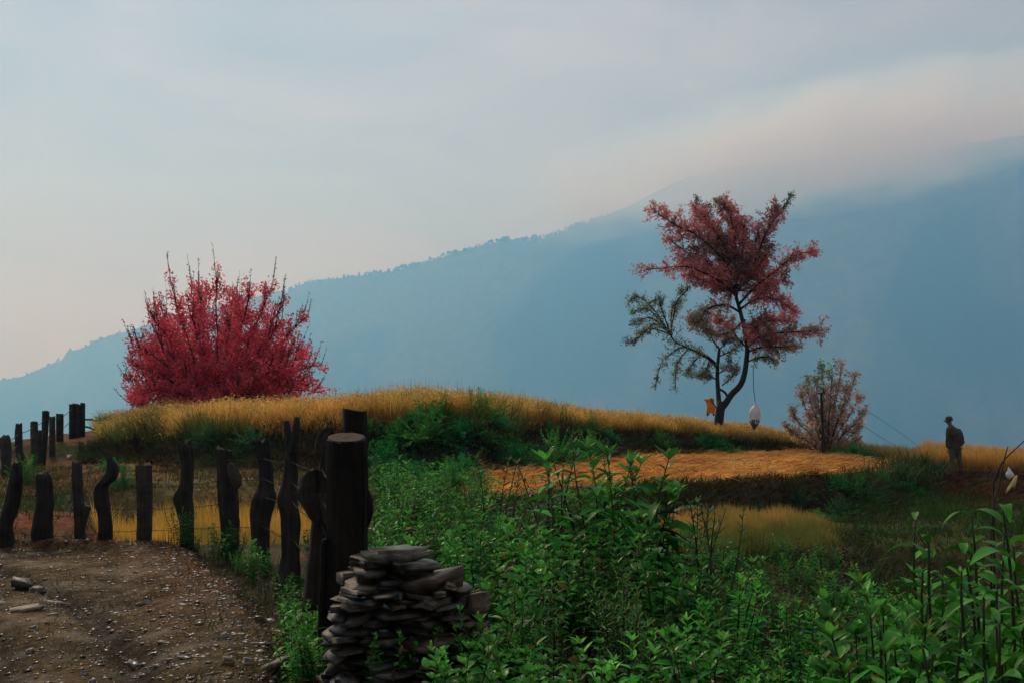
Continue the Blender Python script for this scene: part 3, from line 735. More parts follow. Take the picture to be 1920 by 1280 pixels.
# ================================================================== stones
def stone_mesh(name, L, W, T, seed, mat, n=8, rough=.16, lam=None):
    """slab of slate: two or three laminations with ragged, sharp outlines"""
    rng = np.random.default_rng(seed)
    ang = (np.arange(n) + rng.uniform(-.38, .38, n)) * 2 * np.pi / n
    ou = np.where(np.arange(n) % 2, rng.uniform(.62, .9, n), rng.uniform(.92, 1.14, n))
    lam = lam or int(rng.integers(2, 4)); cuts = np.sort(np.concatenate([[-.5, .5], rng.uniform(-.3, .3, lam - 1)]))
    tilt = rng.uniform(-.35, .35, 2); V = []
    for l in range(lam):
        sh = rng.uniform(.72, 1.06); off = rng.uniform(-.06, .06, 2); o2 = ou * rng.uniform(.92, 1.06, n)
        for zz, sc_ in ((cuts[l], .99 if l else .93), (cuts[l + 1], 1.0 if l < lam - 1 else .985)):
            for k in range(n):
                j = sh * sc_ * o2[k]; cx, cy = math.cos(ang[k]), math.sin(ang[k])
                m_ = max(abs(cx), abs(cy)) ** .55
                x, y = cx / m_ * j + off[0], cy / m_ * j + off[1]
                V.append((x * L / 2, y * W / 2, (zz + (tilt[0] * x + tilt[1] * y) * .8 * (zz + .5) + rng.uniform(-.05, .05)) * T))
    m = lam * 2; f = []
    for i in range(m - 1):
        for k in range(n):
            a, b = i * n + k, i * n + (k + 1) % n
            f += [(a, b, b + n), (a, b + n, a + n)]
    V.append(np.array(V[-n:]).mean(0) + np.array([0, 0, T * .06])); V.append(np.array(V[:n]).mean(0))
    for k in range(n):
        f += [((m - 1) * n + k, (m - 1) * n + (k + 1) % n, m * n), ((k + 1) % n, k, m * n + 1)]
    return mesh(name, np.array(V), np.array(f), mat)
def mat_slate(name, c0, c1, rough=.5):
    m = mat_plain(name, c0, rough, .4, .5, 9, 0)
    t = m.node_tree; b = t.nodes['Principled BSDF']; rp_ = [n for n in t.nodes if n.type == 'VALTORGB'][0]
    rp_.color_ramp.elements[1].color = (*c1, 1); rp_.color_ramp.elements[0].position = .38; rp_.color_ramp.elements[1].position = .66
    tcn = nd(t, 'ShaderNodeTexCoord'); mpn = nd(t, 'ShaderNodeMapping'); mpn.inputs['Scale'].default_value = (9, 9, 70)
    t.links.new(tcn.outputs['Object'], mpn.inputs['Vector'])
    no = nd(t, 'ShaderNodeTexNoise'); no.inputs['Scale'].default_value = 1.6; no.inputs['Detail'].default_value = 7; no.inputs['Roughness'].default_value = .7
    t.links.new(mpn.outputs[0], no.inputs['Vector'])
    bp = nd(t, 'ShaderNodeBump'); bp.inputs['Strength'].default_value = .9; bp.inputs['Distance'].default_value = .012
    t.links.new(no.outputs['Fac'], bp.inputs['Height']); t.links.new(bp.outputs[0], b.inputs['Normal'])
    ml = nd(t, 'ShaderNodeMapRange'); ml.inputs['From Min'].default_value = .35; ml.inputs['From Max'].default_value = .65; ml.inputs['To Min'].default_value = .35; ml.inputs['To Max'].default_value = 1.5
    t.links.new(no.outputs['Fac'], ml.inputs['Value']); vm = nd(t, 'ShaderNodeVectorMath', operation='SCALE')
    t.links.new(rp_.outputs[0], vm.inputs[0]); t.links.new(ml.outputs[0], vm.inputs['Scale']); t.links.new(vm.outputs[0], b.inputs['Base Color'])
    return m
M_SLATE = mat_slate('wet_slate', (.006, .0055, .004), (.060, .054, .038), .36)
M_SLATE_L = mat_slate('pale_slate', (.03, .028, .018), (.17, .16, .11), .36)
M_SLATE_B = mat_slate('brown_slate', (.045, .029, .015), (.115, .078, .042))
pile = empty('stone_pile', (P(765, 1280, 6.0)[0], 6.0, HZ(-.57, 6.0)))
po = np.array(pile.location)
srng = np.random.default_rng(42)
def pile_stone(x0, x1, y0, y1, Y, mat, tilt=(0, 0), seed=0, W=None, rz=0.0):
    c = P((x0 + x1) / 2, (y0 + y1) / 2, Y); L = (x1 - x0) * Y / F_PX; T = (y1 - y0) * Y / F_PX
    o = obj('stone', stone_mesh('stone', L * 1.06, W or max(.22, L * .75), T * 1.05, seed, mat), pile, c - po)
    o.rotation_euler = (tilt[0], tilt[1], rz)
    return o
pile_stone(683, 810, 1026, 1044, 6.0, M_SLATE_L, (.10, -.05), 1, .3)
pile_stone(724, 822, 1050, 1068, 5.95, M_SLATE_L, (.12, .10), 2, .26)
pile_stone(660, 740, 1046, 1062, 6.0, M_SLATE, (0, 0), 31, .26)
pile_stone(652, 732, 1066, 1086, 5.92, M_SLATE, (.1, .06), 3, .26)
pile_stone(748, 870, 1078, 1108, 5.9, M_SLATE_B, (.12, -.12), 4, .28)
pile_stone(838, 884, 1098, 1112, 5.95, M_SLATE_B, (0, .1), 5, .2)
pile_stone(866, 922, 1112, 1160, 5.95, M_SLATE_B, (.1, .1), 6, .24)
pile_stone(636, 712, 1092, 1120, 5.9, M_SLATE_L, (.14, .05), 7, .26)
pile_stone(690, 756, 1086, 1100, 5.95, M_SLATE, (0, 0), 8)
sd = 10
yrow = 1100.0
while yrow < 1292:
    th = srng.uniform(8, 15); x = np.interp(yrow, [1100, 1150, 1200, 1290], [640, 622, 614, 612]) + srng.uniform(-10, 14); xb = np.interp(yrow, [1100, 1170, 1290], [860, 868, 880])
    if yrow < 1112: xb = 752
    while x < xb - 22:
        wd = srng.choice([srng.uniform(36, 64), srng.uniform(70, 140)]); x1_ = min(x + wd, xb + srng.uniform(0, 16)); sd += 1
        jy = srng.uniform(-5, 5); tk = th * srng.uniform(.5, .95)
        mt_ = M_SLATE if srng.random() < .74 else (M_SLATE_L if srng.random() < .5 else M_SLATE_B)
        pile_stone(x - 3, x1_ + 2, yrow + jy, yrow + jy + tk, 5.88 + srng.uniform(-.09, .08), mt_, (srng.uniform(-.12, .2), srng.uniform(-.16, .16)), sd, srng.uniform(.24, .38), srng.uniform(-.5, .5))
        x = x1_ + srng.uniform(-4, 5)
    yrow += th * .93
for k in range(26):                         # chips wedged into the gaps
    sd += 1; xx_, yy_ = srng.uniform(625, 870), srng.uniform(1085, 1285)
    pile_stone(xx_, xx_ + srng.uniform(16, 34), yy_, yy_ + srng.uniform(5, 11), 5.78 + srng.uniform(-.03, .05), (M_SLATE, M_SLATE_L, M_SLATE_B)[k % 3], (srng.uniform(-.3, .3), srng.uniform(-.3, .3)), sd, .1, srng.uniform(-1, 1))
for k in range(12):                         # low skirt of slabs spreading round the foot
    sd += 1; xx_ = 640 + k * 23 + srng.uniform(-8, 8); yy_ = srng.uniform(1240, 1275)
    pile_stone(xx_ - 30, xx_ + srng.uniform(20, 50), yy_, yy_ + srng.uniform(9, 16), 5.66 + srng.uniform(-.06, .06), M_SLATE, (srng.uniform(-.2, .2), srng.uniform(-.2, .2)), sd, .25, srng.uniform(-1, 1))
for xa_, xb_, ya_, yb_ in ((862, 922, 1166, 1182), (856, 928, 1186, 1204), (868, 918, 1206, 1222), (852, 932, 1226, 1244), (866, 924, 1248, 1266), (850, 936, 1268, 1288)):
    sd += 1; pile_stone(xa_, xb_, ya_, yb_, 5.9 + srng.uniform(-.04, .04), M_SLATE if sd % 3 else M_SLATE_B, (srng.uniform(-.1, .15), srng.uniform(-.12, .12)), sd, .26, srng.uniform(-.4, .4))
# the heart of the pile: rougher stones behind the face
for xa_, ya_ in ((690, 1052), (760, 1062), (670, 1080), (735, 1084), (800, 1100), (850, 1120)):
    sd += 1; pile_stone(xa_ - 40, xa_ + 42, ya_ - 10, ya_ + 14, 6.08, M_SLATE, (0, 0), sd, .22)
for k in range(9):
    sd += 1
    pile_stone(640 + (k % 3) * 78, 716 + (k % 3) * 78, 1100 + (k // 3) * 58, 1154 + (k // 3) * 58, 6.1, M_SLATE, (0, 0), sd, .24)
tag(pile, 'waist high stack of flat wet slate stones at the foot of the log', 'stone pile')

# loose stones on the path
PALE = mat_slate('pale_path_stone', (.13, .12, .085), (.32, .30, .23), .4)
YEL = mat_slate('yellow_path_stone', (.10, .078, .036), (.22, .175, .085), .5)
def path_stone(px, py, wpx, hpx, mat, label, seed, group=None, rz=0.0, name='stone', T=None, dpx=None):
    Y = F_PX * CAM_Z / (py - HOR)
    for _ in range(3):
        x = (px - 960) / F_PX * Y; Y = F_PX * (CAM_Z - PZ(x, Y)) / (py - HOR)
    x = (px - 960) / F_PX * Y; L = wpx * Y / F_PX; T = T or L * .25
    me_ = stone_mesh('stone', L, dpx or L * .75, T, seed, mat, 9)
    o = obj(name, me_, None, (x, Y, PZ(x, Y) + T * .22)); o.rotation_euler = (srng.uniform(-.12, .12), srng.uniform(-.12, .12), rz)
    return tag(o, label, 'stone', group)
path_stone(54, 1100, 38, 0, M_SLATE, 'dark upright rock among pale chips on the path', 201, T=.12)
path_stone(78, 1104, 36, 0, M_SLATE, 'low dark wedge stone touching the upright rock on the path', 202, T=.06)
path_stone(60, 1138, 84, 0, YEL, 'largest flat yellowish slab bedded in the dirt path', 203, T=.035, dpx=.3)
path_stone(115, 1125, 56, 0, PALE, 'long thin pale sliver lying above the yellowish slab', 204, T=.02, dpx=.08)
path_stone(285, 1124, 38, 0, PALE, 'pale flat chip in the middle of the dirt path', 205, T=.025, dpx=.1)
path_stone(110, 1146, 28, 0, PALE, 'small pale sliver just below the yellowish slab', 206, T=.02, dpx=.06)
path_stone(10, 1126, 36, 0, YEL, 'yellowish slab at the edge of the picture on the path', 207, T=.03, dpx=.2)
path_stone(72, 1174, 18, 0, PALE, 'round grey pebble beside the wheel rut', 208, T=.04)
path_stone(70, 1215, 20, 0, PALE, 'pale pebble above the dark hollow in the track', 209, T=.03)
path_stone(172, 1254, 14, 0, PALE, 'lone pale pebble in the middle of the track', 210, T=.03)
path_stone(526, 1250, 74, 0, YEL, 'long yellowish rock jutting from the grassy verge', 211, rz=.75, T=.09, dpx=.14)
path_stone(434, 1237, 28, 0, YEL, 'wedge shaped yellowish stone on the gravel verge', 212, T=.05)
path_stone(473, 1234, 24, 0, PALE, 'pale stone beside the yellowish wedge stone on the verge', 213, T=.045)
path_stone(428, 1188, 14, 0, PALE, 'rounded grey stone among gravel chips on the verge', 214, T=.03)
path_stone(313, 1198, 18, 0, PALE, 'pale slanted chip on the rut edge', 215, T=.02, rz=.4)
path_stone(330, 1228, 30, 0, PALE, 'long thin shard leaning on the rut edge', 216, T=.015, dpx=.04, rz=.7)
path_stone(186, 1270, 20, 0, PALE, 'grey stone half sunk near the bottom of the track', 217, T=.03)
wst = stone_mesh('stone', .13, .1, .1, 220, mat_plain('white_quartz', (.6, .56, .45), .6)); wx, wy, wz = P(130, 833, 30)
tag(obj('stone', wst, None, (wx, wy, HZ(wx, wy) + .04)), 'small white stone below the corner posts of the ridge fence', 'stone')

# gravel chips
grng = np.random.default_rng(9)
parts = []
N = 2300
gy_ = 3.6 + 9.4 * grng.random(N) ** 1.4; ge = ip(gy_, PATH_E)
off = np.where(grng.random(N) < .72, grng.gamma(2.0, .36, N) - .15, np.where(grng.random(N) < .7, grng.uniform(2.2, 6, N), grng.uniform(0, 4, N))); gx_ = ge - off
tops = np.array([(1, 0, 0), (.3, .9, 0), (-.8, .55, 0), (-.8, -.6, 0), (.3, -.95, 0), (.1, 0, .55), (-.1, .1, -.4)])
tf = np.array([(0, 1, 5), (1, 2, 5), (2, 3, 5), (3, 4, 5), (4, 0, 5), (1, 0, 6), (2, 1, 6), (3, 2, 6), (4, 3, 6), (0, 4, 6)])
hx = H(gx_, gy_); pmx = path_mask(gx_, gy_); rel = path_relief(gx_, gy_)
for k in range(N):
    z = hx[k] + (.012 + rel[k] * float(sm(pmx[k], 0, .7)) if pmx[k] > .2 else 0)
    s_ = grng.gamma(2.0, .0056) + .003; a = grng.uniform(0, 6.28)
    v = tops * grng.uniform(.6, 1.3, (7, 3)) * np.array([s_ * grng.uniform(.9, 2.6), s_, s_ * .55])
    v = np.column_stack([v[:, 0] * math.cos(a) - v[:, 1] * math.sin(a), v[:, 0] * math.sin(a) + v[:, 1] * math.cos(a), v[:, 2]])
    g_ = grng.uniform(.14, .6) if grng.random() < .5 else grng.uniform(.03, .1)
    parts.append((v + (gx_[k], gy_[k], z), tf, np.array([g_, g_ * .95, g_ * .82])))
N2 = 8000                                    # crumbs of soil and grit
cy_ = 5.6 + 7.6 * grng.random(N2) ** 1.3; cx_ = ip(cy_, PATH_E) - 6.5 * grng.random(N2) ** 1.3 + .1
hx2 = H(cx_, cy_); pm2 = path_mask(cx_, cy_); rel2 = path_relief(cx_, cy_)
for k in range(N2):
    if pm2[k] < .2: continue
    s_ = grng.gamma(2.0, .0042) + .003; v = tops * grng.uniform(.5, 1.4, (7, 3)) * np.array([s_ * 1.4, s_ * 1.1, s_ * .8])
    parts.append((v + (cx_[k], cy_[k], hx2[k] + .012 + rel2[k] * float(sm(pm2[k], 0, .7))), tf, np.array([.045, .031, .014]) * grng.uniform(.35, 2.4)))
V_, F_, C_ = cat_geo(parts)
M_GRAVEL = mat_attr('gravel_chip', rough=.35, spec=.5, nscale=60, namt=.3)
tag(obj('gravel', mesh('gravel', V_, F_, M_GRAVEL, C_)), 'small pale gravel chips scattered over the dirt path', 'gravel', kind='stuff')
# ================================================================== rice, straw, grasses
def uof(x, y): return 960 + F_PX * x / np.maximum(y, 2.0)
def scatter(rng, n, x0, x1, y0, y1): return rng.uniform(x0, x1, n), rng.uniform(y0, y1, n)
def grass_obj(name, label, x, y, h, w, c0, c1, rng, lean=.18, bend=.35, mat=M_RICE, seg=3, cat='grass', zoff=0.0):
    n = len(x); z = H(x, y) - .02 + zoff
    D = np.column_stack([rng.normal(0, lean, n), rng.normal(0, lean, n), np.ones(n)])
    D[:, 0] += 1.5 * lean * 2 * fbm(x * 1.6, y * 1.6, 2, 201); D[:, 1] += 1.5 * lean * 2 * fbm(x * 1.6, y * 1.6, 2, 207)
    h = np.asarray(h) * (1 + .45 * fbm(x * 2.6, y * 2.6, 2, 211))
    a = rng.uniform(0, 6.283, n); b = bend * rng.random(n) ** 1.5
    B = np.column_stack([np.cos(a) * b, np.sin(a) * b, -.35 * b])
    V, F, C = blades(np.column_stack([x, y, z]), D, h, w, c0, c1, B, seg)
    return tag(obj(name, mesh(name, V, F, mat, C)), label, cat, kind='stuff')
def cvar(rng, n, c, a=.2): return np.asarray(c) * (1 + a * rng.uniform(-1, 1, (n, 1))) * (1 + .08 * rng.uniform(-1, 1, (n, 3)))
GOLD = np.array([.80, .52, .12]); GOLDG = np.array([.42, .40, .08]); GOLDD = np.array([.34, .17, .026])

r = np.random.default_rng(101)
x, y = scatter(r, 260000, -14, 10.5, 25.5, 43)
u = uof(x, y); bt = bank_t(x, y); yb = ip(u, YF) + 2.4
bnd = .62 + .28 * sm(fbm(x * .9, y * .9, 3, 79), -.25, .25) + .12 * r.random(len(x))
bnd = bnd + (.97 - bnd) * .8 * sm(u, 660, 720) * (1 - sm(u, 1110, 1180))
k = (bt > bnd) & (u > 182) & (u < 1500) & (y < yb + 5.5) & (r.random(len(x)) < np.interp(y - yb, [0, 1.5, 5.5], [1, 1, .45]))
x, y, u, bt = x[k][:62000], y[k][:62000], u[k][:62000], bt[k][:62000]; n = len(x)
hh = (.45 + .55 * sm(bt, .62, .97)) * (np.interp(u, [180, 230, 400, 650, 800, 1000, 1200, 1350, 1500], [.42, .55, .60, .60, .60, .58, .48, .4, .42]) + .2 * fbm(x * .7, y * .7, 3, 71)) * r.uniform(.6, 1.25, n)
g_ = np.clip(sm(fbm(x * .35, y * .35, 3, 73), .0, .35) * .6 + (1 - sm(u, 200, 420)) * .55 + sm(u, 1020, 1180) * .35, 0, 1)
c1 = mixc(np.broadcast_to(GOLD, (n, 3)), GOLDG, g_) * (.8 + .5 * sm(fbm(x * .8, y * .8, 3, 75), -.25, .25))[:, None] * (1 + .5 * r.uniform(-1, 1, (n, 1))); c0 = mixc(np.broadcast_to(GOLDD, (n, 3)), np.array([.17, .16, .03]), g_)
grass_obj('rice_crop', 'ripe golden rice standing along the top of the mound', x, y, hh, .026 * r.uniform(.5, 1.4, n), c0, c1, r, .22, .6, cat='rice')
k = r.random(n) < .36; hx_, hy_, hz_, hu = x[k], y[k], H(x[k], y[k]) + hh[k] * r.uniform(.72, 1.0, int(k.sum())), u[k]; m_ = len(hx_)
a = r.uniform(0, 6.283, m_)
V, F, C = leaves(np.column_stack([hx_ + r.normal(0, .08, m_), hy_ + r.normal(0, .08, m_), hz_]), np.column_stack([np.cos(a), np.sin(a), -.9 * r.random(m_)]), r.normal(0, 1, (m_, 3)), r.uniform(.06, .15, m_), r.uniform(.02, .038, m_), np.array([.92, .60, .17]) * r.uniform(.5, 1.1, (m_, 1)))
tag(obj('seed_heads', mesh('seed_heads', V, F, M_RICE, C)), 'heavy drooping seed heads of the rice on the mound', 'rice', kind='stuff')
xg, yg = scatter(r, 60000, -13, 9, 25.5, 36); ug = uof(xg, yg); k = (bank_t(xg, yg) > .6) & (yg < ip(ug, YF) + 5) & (ug > 190) & (ug < 1480) & (fbm(xg * .7, yg * .7, 3, 411) > .16); xg, yg = xg[k][:3600], yg[k][:3600]; ng = len(xg)
grass_obj('green_grass', 'green grass growing in patches through the golden rice', xg, yg, r.uniform(.4, .8, ng), .026, cvar(r, ng, (.06, .10, .02)), cvar(r, ng, (.16, .22, .05), .4), r, .25, .6)
# a few taller dark seed stalks
x, y = scatter(r, 9000, -12, 9, 27, 34); u = uof(x, y)
k = (bank_t(x, y) > .9) & (u > 220) & (u < 1480); x, y, u = x[k][:420], y[k][:420], u[k][:420]; n = len(x)
grass_obj('seed_stalk', 'sparse tall dry stalks poking out of the golden rice', x, y, r.uniform(.8, 1.05, n) * np.interp(u, [200, 800, 1300], [.85, 1, .7]), .018, cvar(r, n, (.10, .085, .04)), cvar(r, n, (.16, .12, .06)), r, .08, .15, cat='stalks')

r = np.random.default_rng(102)
x, y = scatter(r, 60000, -6.2, -1.6, 14.0, 19.7); u = uof(x, y)
k = (u > 205 + 40 * fbm(x, y, 2, 3)) & (u < 655); x, y = x[k][:21000], y[k][:21000]; n = len(x)
grass_obj('rice_paddy', 'yellow rice in the sunken paddy behind the path fence', x, y, r.uniform(.5, .68, n) + .1 * vn(x, y, 4), .016, cvar(r, n, GOLDD), mixc(cvar(r, n, (.80, .52, .09), .35), np.array([.22, .24, .05]), sm(fbm(x * .9, y * .9, 3, 17), .05, .4) * .8), r, .18, .5, cat='rice')

r = np.random.default_rng(103)
x, y = scatter(r, 60000, 1.6, 6.6, 14.6, 21.2); u = uof(x, y); ye = ip(u, YE)
edge_ = np.minimum(np.minimum((u - 1225) / 60, (1560 - u) / 110), (y - 16.1) / 1.8) + .9 * fbm(x * 1.3, y * 1.3, 3, 77)
k = (edge_ > 0) & (u > 1225) & (u < 1590) & (y < ye - 1.75) & (y > 14.8); k = k & (r.random(len(x)) < np.clip(edge_ * 1.3 + .15, .1, 1)); hl = np.clip(.4 + .7 * edge_[k][:22000], .3, 1); x, y, u = x[k][:22000], y[k][:22000], u[k][:22000]; n = len(x)
gg = np.clip(sm(u, 1400, 1560) * .6 + sm(fbm(x * .8, y * .8, 3, 8), -.1, .3) * .5 + (1 - sm(y, 16.2, 18.6)) * .9, 0, 1)
grass_obj('rice_plot', 'green and yellow rice on the low terrace below the straw field', x, y, r.uniform(.28, .56, n) * hl, .019, mixc(np.broadcast_to(GOLDD * .9, (n, 3)), np.array([.07, .10, .02]), gg), mixc(np.broadcast_to(GOLD * .9, (n, 3)), np.array([.20, .22, .045]), gg) * r.uniform(.75, 1.2, (n, 1)), r, .16, .4, cat='rice')

r = np.random.default_rng(104)
x, y = scatter(r, 60000, 9, 20, 33, 38.5); u = uof(x, y)
k = (u > 1650 + 60 * r.random(len(x))) & (bank_t(x, y) > .04); x, y, u = x[k][:20000], y[k][:20000], u[k][:20000]; n = len(x)
hh = np.interp(u, [1640, 1715, 1730, 1800, 1960], [.2, .35, .62, .58, .42]) * r.uniform(.7, 1.15, n)
grass_obj('tall_rice', 'tall ripe rice on the ridge behind the walking person', x, y, hh, .020, cvar(r, n, GOLDD), cvar(r, n, (.70, .42, .10), .4), r, .12, .3, cat='rice')
x, y = scatter(r, 40000, 7, 14.5, 33, 43); u = uof(x, y)
k = (u > 1380) & (u < 1720) & (bank_t(x, y) > .6); x, y = x[k][:9000], y[k][:9000]; n = len(x)
grass_obj('dry_grass', 'pale dry grass fringe along the crest between the two trees', x, y, r.uniform(.2, .5, n), .018, cvar(r, n, (.14, .11, .03)), cvar(r, n, (.36, .27, .09), .3), r, .2, .35)

# cut straw lying on the terrace
r = np.random.default_rng(105)
x, y = scatter(r, 70000, -1, 12.5, 19.5, 38); u = uof(x, y); ye = ip(u, YE)
k = (u > 880) & (u < 1690) & (y > ye + .1) & (bank_t(x, y) < .15); gapn = fbm(x * .8, y * 1.8, 3, 47) > -.12 + .1 * r.random(len(x))
k = k & gapn; x, y = x[k][:32000], y[k][:32000]; n = len(x)
ph = 3.5 * fbm(x * .9, y * .9, 2, 41) + r.normal(0, 1.1, n)
D = np.column_stack([np.cos(ph), np.sin(ph), r.normal(.05, .16, n)])
row = np.maximum(0, fbm(x * .35, y * 1.1, 3, 44)) * .28
V, F, C = blades(np.column_stack([x, y, H(x, y) + .01 + row * r.random(n)]), D, r.uniform(.1, .55, n), .018, cvar(r, n, (.70, .36, .075), .6), cvar(r, n, (.85, .48, .13), .6), np.column_stack([r.normal(0, .1, n), r.normal(0, .1, n), r.normal(0, .05, n)]), 2)
tag(obj('cut_straw', mesh('cut_straw', V, F, M_STRAW, C)), 'orange cut rice straw spread over the harvested terrace', 'straw', kind='stuff')

# dark grass hanging over the bank faces
r = np.random.default_rng(106)
x, y = scatter(r, 150000, -13, 10, 24, 40); u = uof(x, y); bt = bank_t(x, y)
k = (bt > .02) & (bt < .93) & (u > 150) & (u < 1560); x, y, u, bt = x[k][:42000], y[k][:42000], u[k][:42000], bt[k][:42000]; n = len(x)
gn = sm(fbm(x * .7, y * .7, 3, 81), -.15, .25)
c = mixc(np.broadcast_to(np.array([.062, .042, .016]), (n, 3)), np.array([.045, .085, .020]), gn) * r.uniform(.6, 1.4, (n, 1))
c = mixc(c, np.array([.15, .085, .02]), sm(bt, .6, .92) * .7)
z = H(x, y)
V, F, C = blades(np.column_stack([x, y, z - .02]), np.column_stack([r.normal(0, .4, n), -.6 - .3 * r.random(n), np.full(n, .75)]), r.uniform(.15, .42, n), .022, c * .8, c, np.column_stack([r.normal(0, .25, n), -.35 * r.random(n), -.5 * r.random(n)]), 3)
tag(obj('bank_grass', mesh('bank_grass', V, F, M_SHRUB, C)), 'dark matted grass hanging over the bank below the golden rice', 'grass', kind='stuff')
x, y = scatter(r, 120000, 0, 17, 17.5, 33); u = uof(x, y); ye = ip(u, YE); wide = np.interp(u, [1500, 1800], [1.5, 5.5])
k = (u > 1120) & (u < 1960) & (y > ye - wide - .6) & (y < ye + .15); x, y, u = x[k][:26000], y[k][:26000], u[k][:26000]; n = len(x)
gn = sm(fbm(x * .8, y * .8, 3, 85), -.05, .3)
c = mixc(np.broadcast_to(np.array([.080, .055, .024]), (n, 3)), np.array([.055, .13, .025]), gn); c = mixc(c, np.array([.11, .045, .02]), sm(u, 1690, 1780) * .6) * r.uniform(.6, 1.4, (n, 1))
V, F, C = blades(np.column_stack([x, y, H(x, y) - .02]), np.column_stack([r.normal(0, .4, n), -.5 - .3 * r.random(n), np.full(n, .7)]), r.uniform(.12, .36, n), .02, c * .8, c, np.column_stack([r.normal(0, .25, n), -.3 * r.random(n), -.45 * r.random(n)]), 3)
tag(obj('terrace_grass', mesh('terrace_grass', V, F, M_SHRUB, C)), 'brown matted grass over the terrace edge below the straw', 'grass', kind='stuff')
# short growth on the slope behind the fence and round the low plots
x, y = scatter(r, 120000, -14, 12, 13.6, 27); u = uof(x, y)
pad = ((u > 205) & (u < 655) & (y > 14) & (y < 19.7)) | ((u > 1225) & (u < 1560) & (y > 16.6) & (y < ip(u, YE) - 1.7)) | ((u > 860) & (y > ip(u, YE) - .1))
k = ~pad & (bank_t(x, y) < .05) & (u > -60) & (r.random(len(x)) < .25 + .75 * sm(fbm(x * .5, y * .5, 3, 91), -.1, .2)); x, y, u = x[k][:34000], y[k][:34000], u[k][:34000]; n = len(x)
gn = sm(fbm(x * .6, y * .6, 3, 93), -.2, .25) * (1 - .7 * sm(u, 1500, 1600)); br = (1 - sm(u, 560, 700)) * sm(y, 19, 21)
c = mixc(np.broadcast_to(np.array([.045, .11, .020]), (n, 3)), np.array([.075, .06, .02]), gn); c = mixc(c, np.array([.12, .088, .03]), br * .75) * r.uniform(.6, 1.4, (n, 1))
grass_obj('meadow_grass', 'short mixed grass on the slopes around the terraces', x, y, r.uniform(.06, .2, n) * (1 + sm(u, 1500, 1600)), .018, c * .8, c, r, .45, .5, M_SHRUB)

# ================================================================== shrubs on the banks
def shrub_mesh(seed, c, nf=70, per=20, leaf=.09, spread=1.0, up=.75):
    r = np.random.default_rng(seed); geo = []; tubes = []
    for k in range(nf):
        a = r.uniform(0, 6.283); e = r.uniform(.15, 1.45); L = r.uniform(.55, 1.05)
        d = np.array([math.cos(a) * math.cos(e) * spread, math.sin(a) * math.cos(e) * spread, math.sin(e) * up])
        b0 = np.array([r.normal(0, .12), r.normal(0, .12), 0.0]); t_ = np.linspace(.18, 1, per)[:, None]
        pts = b0 + d * L * t_ + np.array([0, 0, -.38]) * L * t_ ** 2 * (1.1 - d[2])
        dirs = np.gradient(pts, axis=0)
        sd = unit(np.cross(dirs, [0, 0, 1.0])) * np.where(np.arange(per) % 2, 1, -1)[:, None]
        D = unit(dirs) * .6 + sd + r.normal(0, .25, (per, 3))
        geo.append(leaves(pts, D, np.array([0, 0, 1.0]) + r.normal(0, .4, (per, 3)), r.uniform(.6, 1.2, per) * leaf, leaf * .42, np.asarray(c) * r.uniform(.55, 1.5, (per, 1)) * (1 + .15 * r.uniform(-1, 1, (1, 3)))))
        if k % 3 == 0: tubes.append(tube(pts[::5], np.linspace(.008, .003, len(pts[::5])), 3, (.03, .03, .015), cap=False))
    return mesh('foliage', *[(lambda V, F, C: (V, F))(*cat_geo(geo))][0], M_SHRUB, cat_geo(geo)[2]), mesh('stems', *cat_geo(tubes)[:2], M_BARK)
SH = [shrub_mesh(300, (.024, .25, .055), 90, 24), shrub_mesh(301, (.035, .28, .045), 80, 24, .075, 1.15, .6), shrub_mesh(302, (.045, .18, .05), 90, 22, .07, 1.0, .9), shrub_mesh(303, (.075, .29, .045), 70, 26, .08, .9, 1.0), shrub_mesh(304, (.050, .040, .018), 70, 20, .07)]
def put_shrub(k, x, y, sc, rz, label, group=None, name='bush', dz=0.0, cat='bush'):
    o = empty(name, (x, y, HZ(x, y) - .06 + dz), rz, sc)
    for me_, nm in zip(SH[k], ('foliage', 'stems')): obj(nm, me_, o)
    return tag(o, label, cat, group)
r = np.random.default_rng(310)
for u0, y0, sc, k_ in ((715, 25.2, .9, 0), (745, 26.3, .8, 1), (760, 24.8, .7, 2), (800, 25.6, .95, 3), (835, 24.9, .85, 1), (812, 26.5, .8, 0), (862, 25.8, .8, 0), (885, 24.8, .7, 2), (905, 25.9, .75, 4), (930, 26.2, .8, 2), (955, 26.6, .9, 0), (985, 27.2, .95, 2), (1010, 27.8, .9, 1), (1040, 28.6, .95, 3), (1062, 29.6, .95, 0), (1085, 30.4, .9, 1), (1105, 31.2, .85, 3), (1128, 31.8, .8, 2), (925, 24.9, .7, 4), (960, 25.9, .7, 4), (1000, 26.9, .75, 1), (1045, 28.0, .7, 4), (870, 24.2, .6, 0), (780, 24.3, .65, 4), (735, 24.0, .7, 1), (700, 26.4, .85, 4), (1150, 32.2, .7, 4), (770, 22.6, .75, 0), (815, 22.2, .8, 1), (850, 21.5, .7, 3), (725, 21.6, .7, 2), (880, 22.8, .75, 1), (795, 20.3, .6, 3), (1020, 29.2, .8, 0), (1075, 31.6, .8, 1), (900, 26.6, .8, 3), (945, 27.2, .7, 1)):
    put_shrub(k_, (u0 - 960) / F_PX * y0, y0, sc * r.uniform(1.0, 1.35), r.uniform(0, 6), ('%s bush on the green bank %s' % (('rounded green', 'spreading bright green', 'dull green', 'upright yellow green')[k_], 'right behind the log' if u0 < 760 else 'below the highest rice' if u0 < 870 else 'above the tip of the straw field' if u0 < 1000 else 'along the straw field edge')) if k_ != 4 else 'withered brownish bush on the green bank %s' % ('behind the log' if u0 < 850 else 'above the straw field'), 'bushes crowding the green bank' if k_ != 4 else 'withered bushes on the green bank')
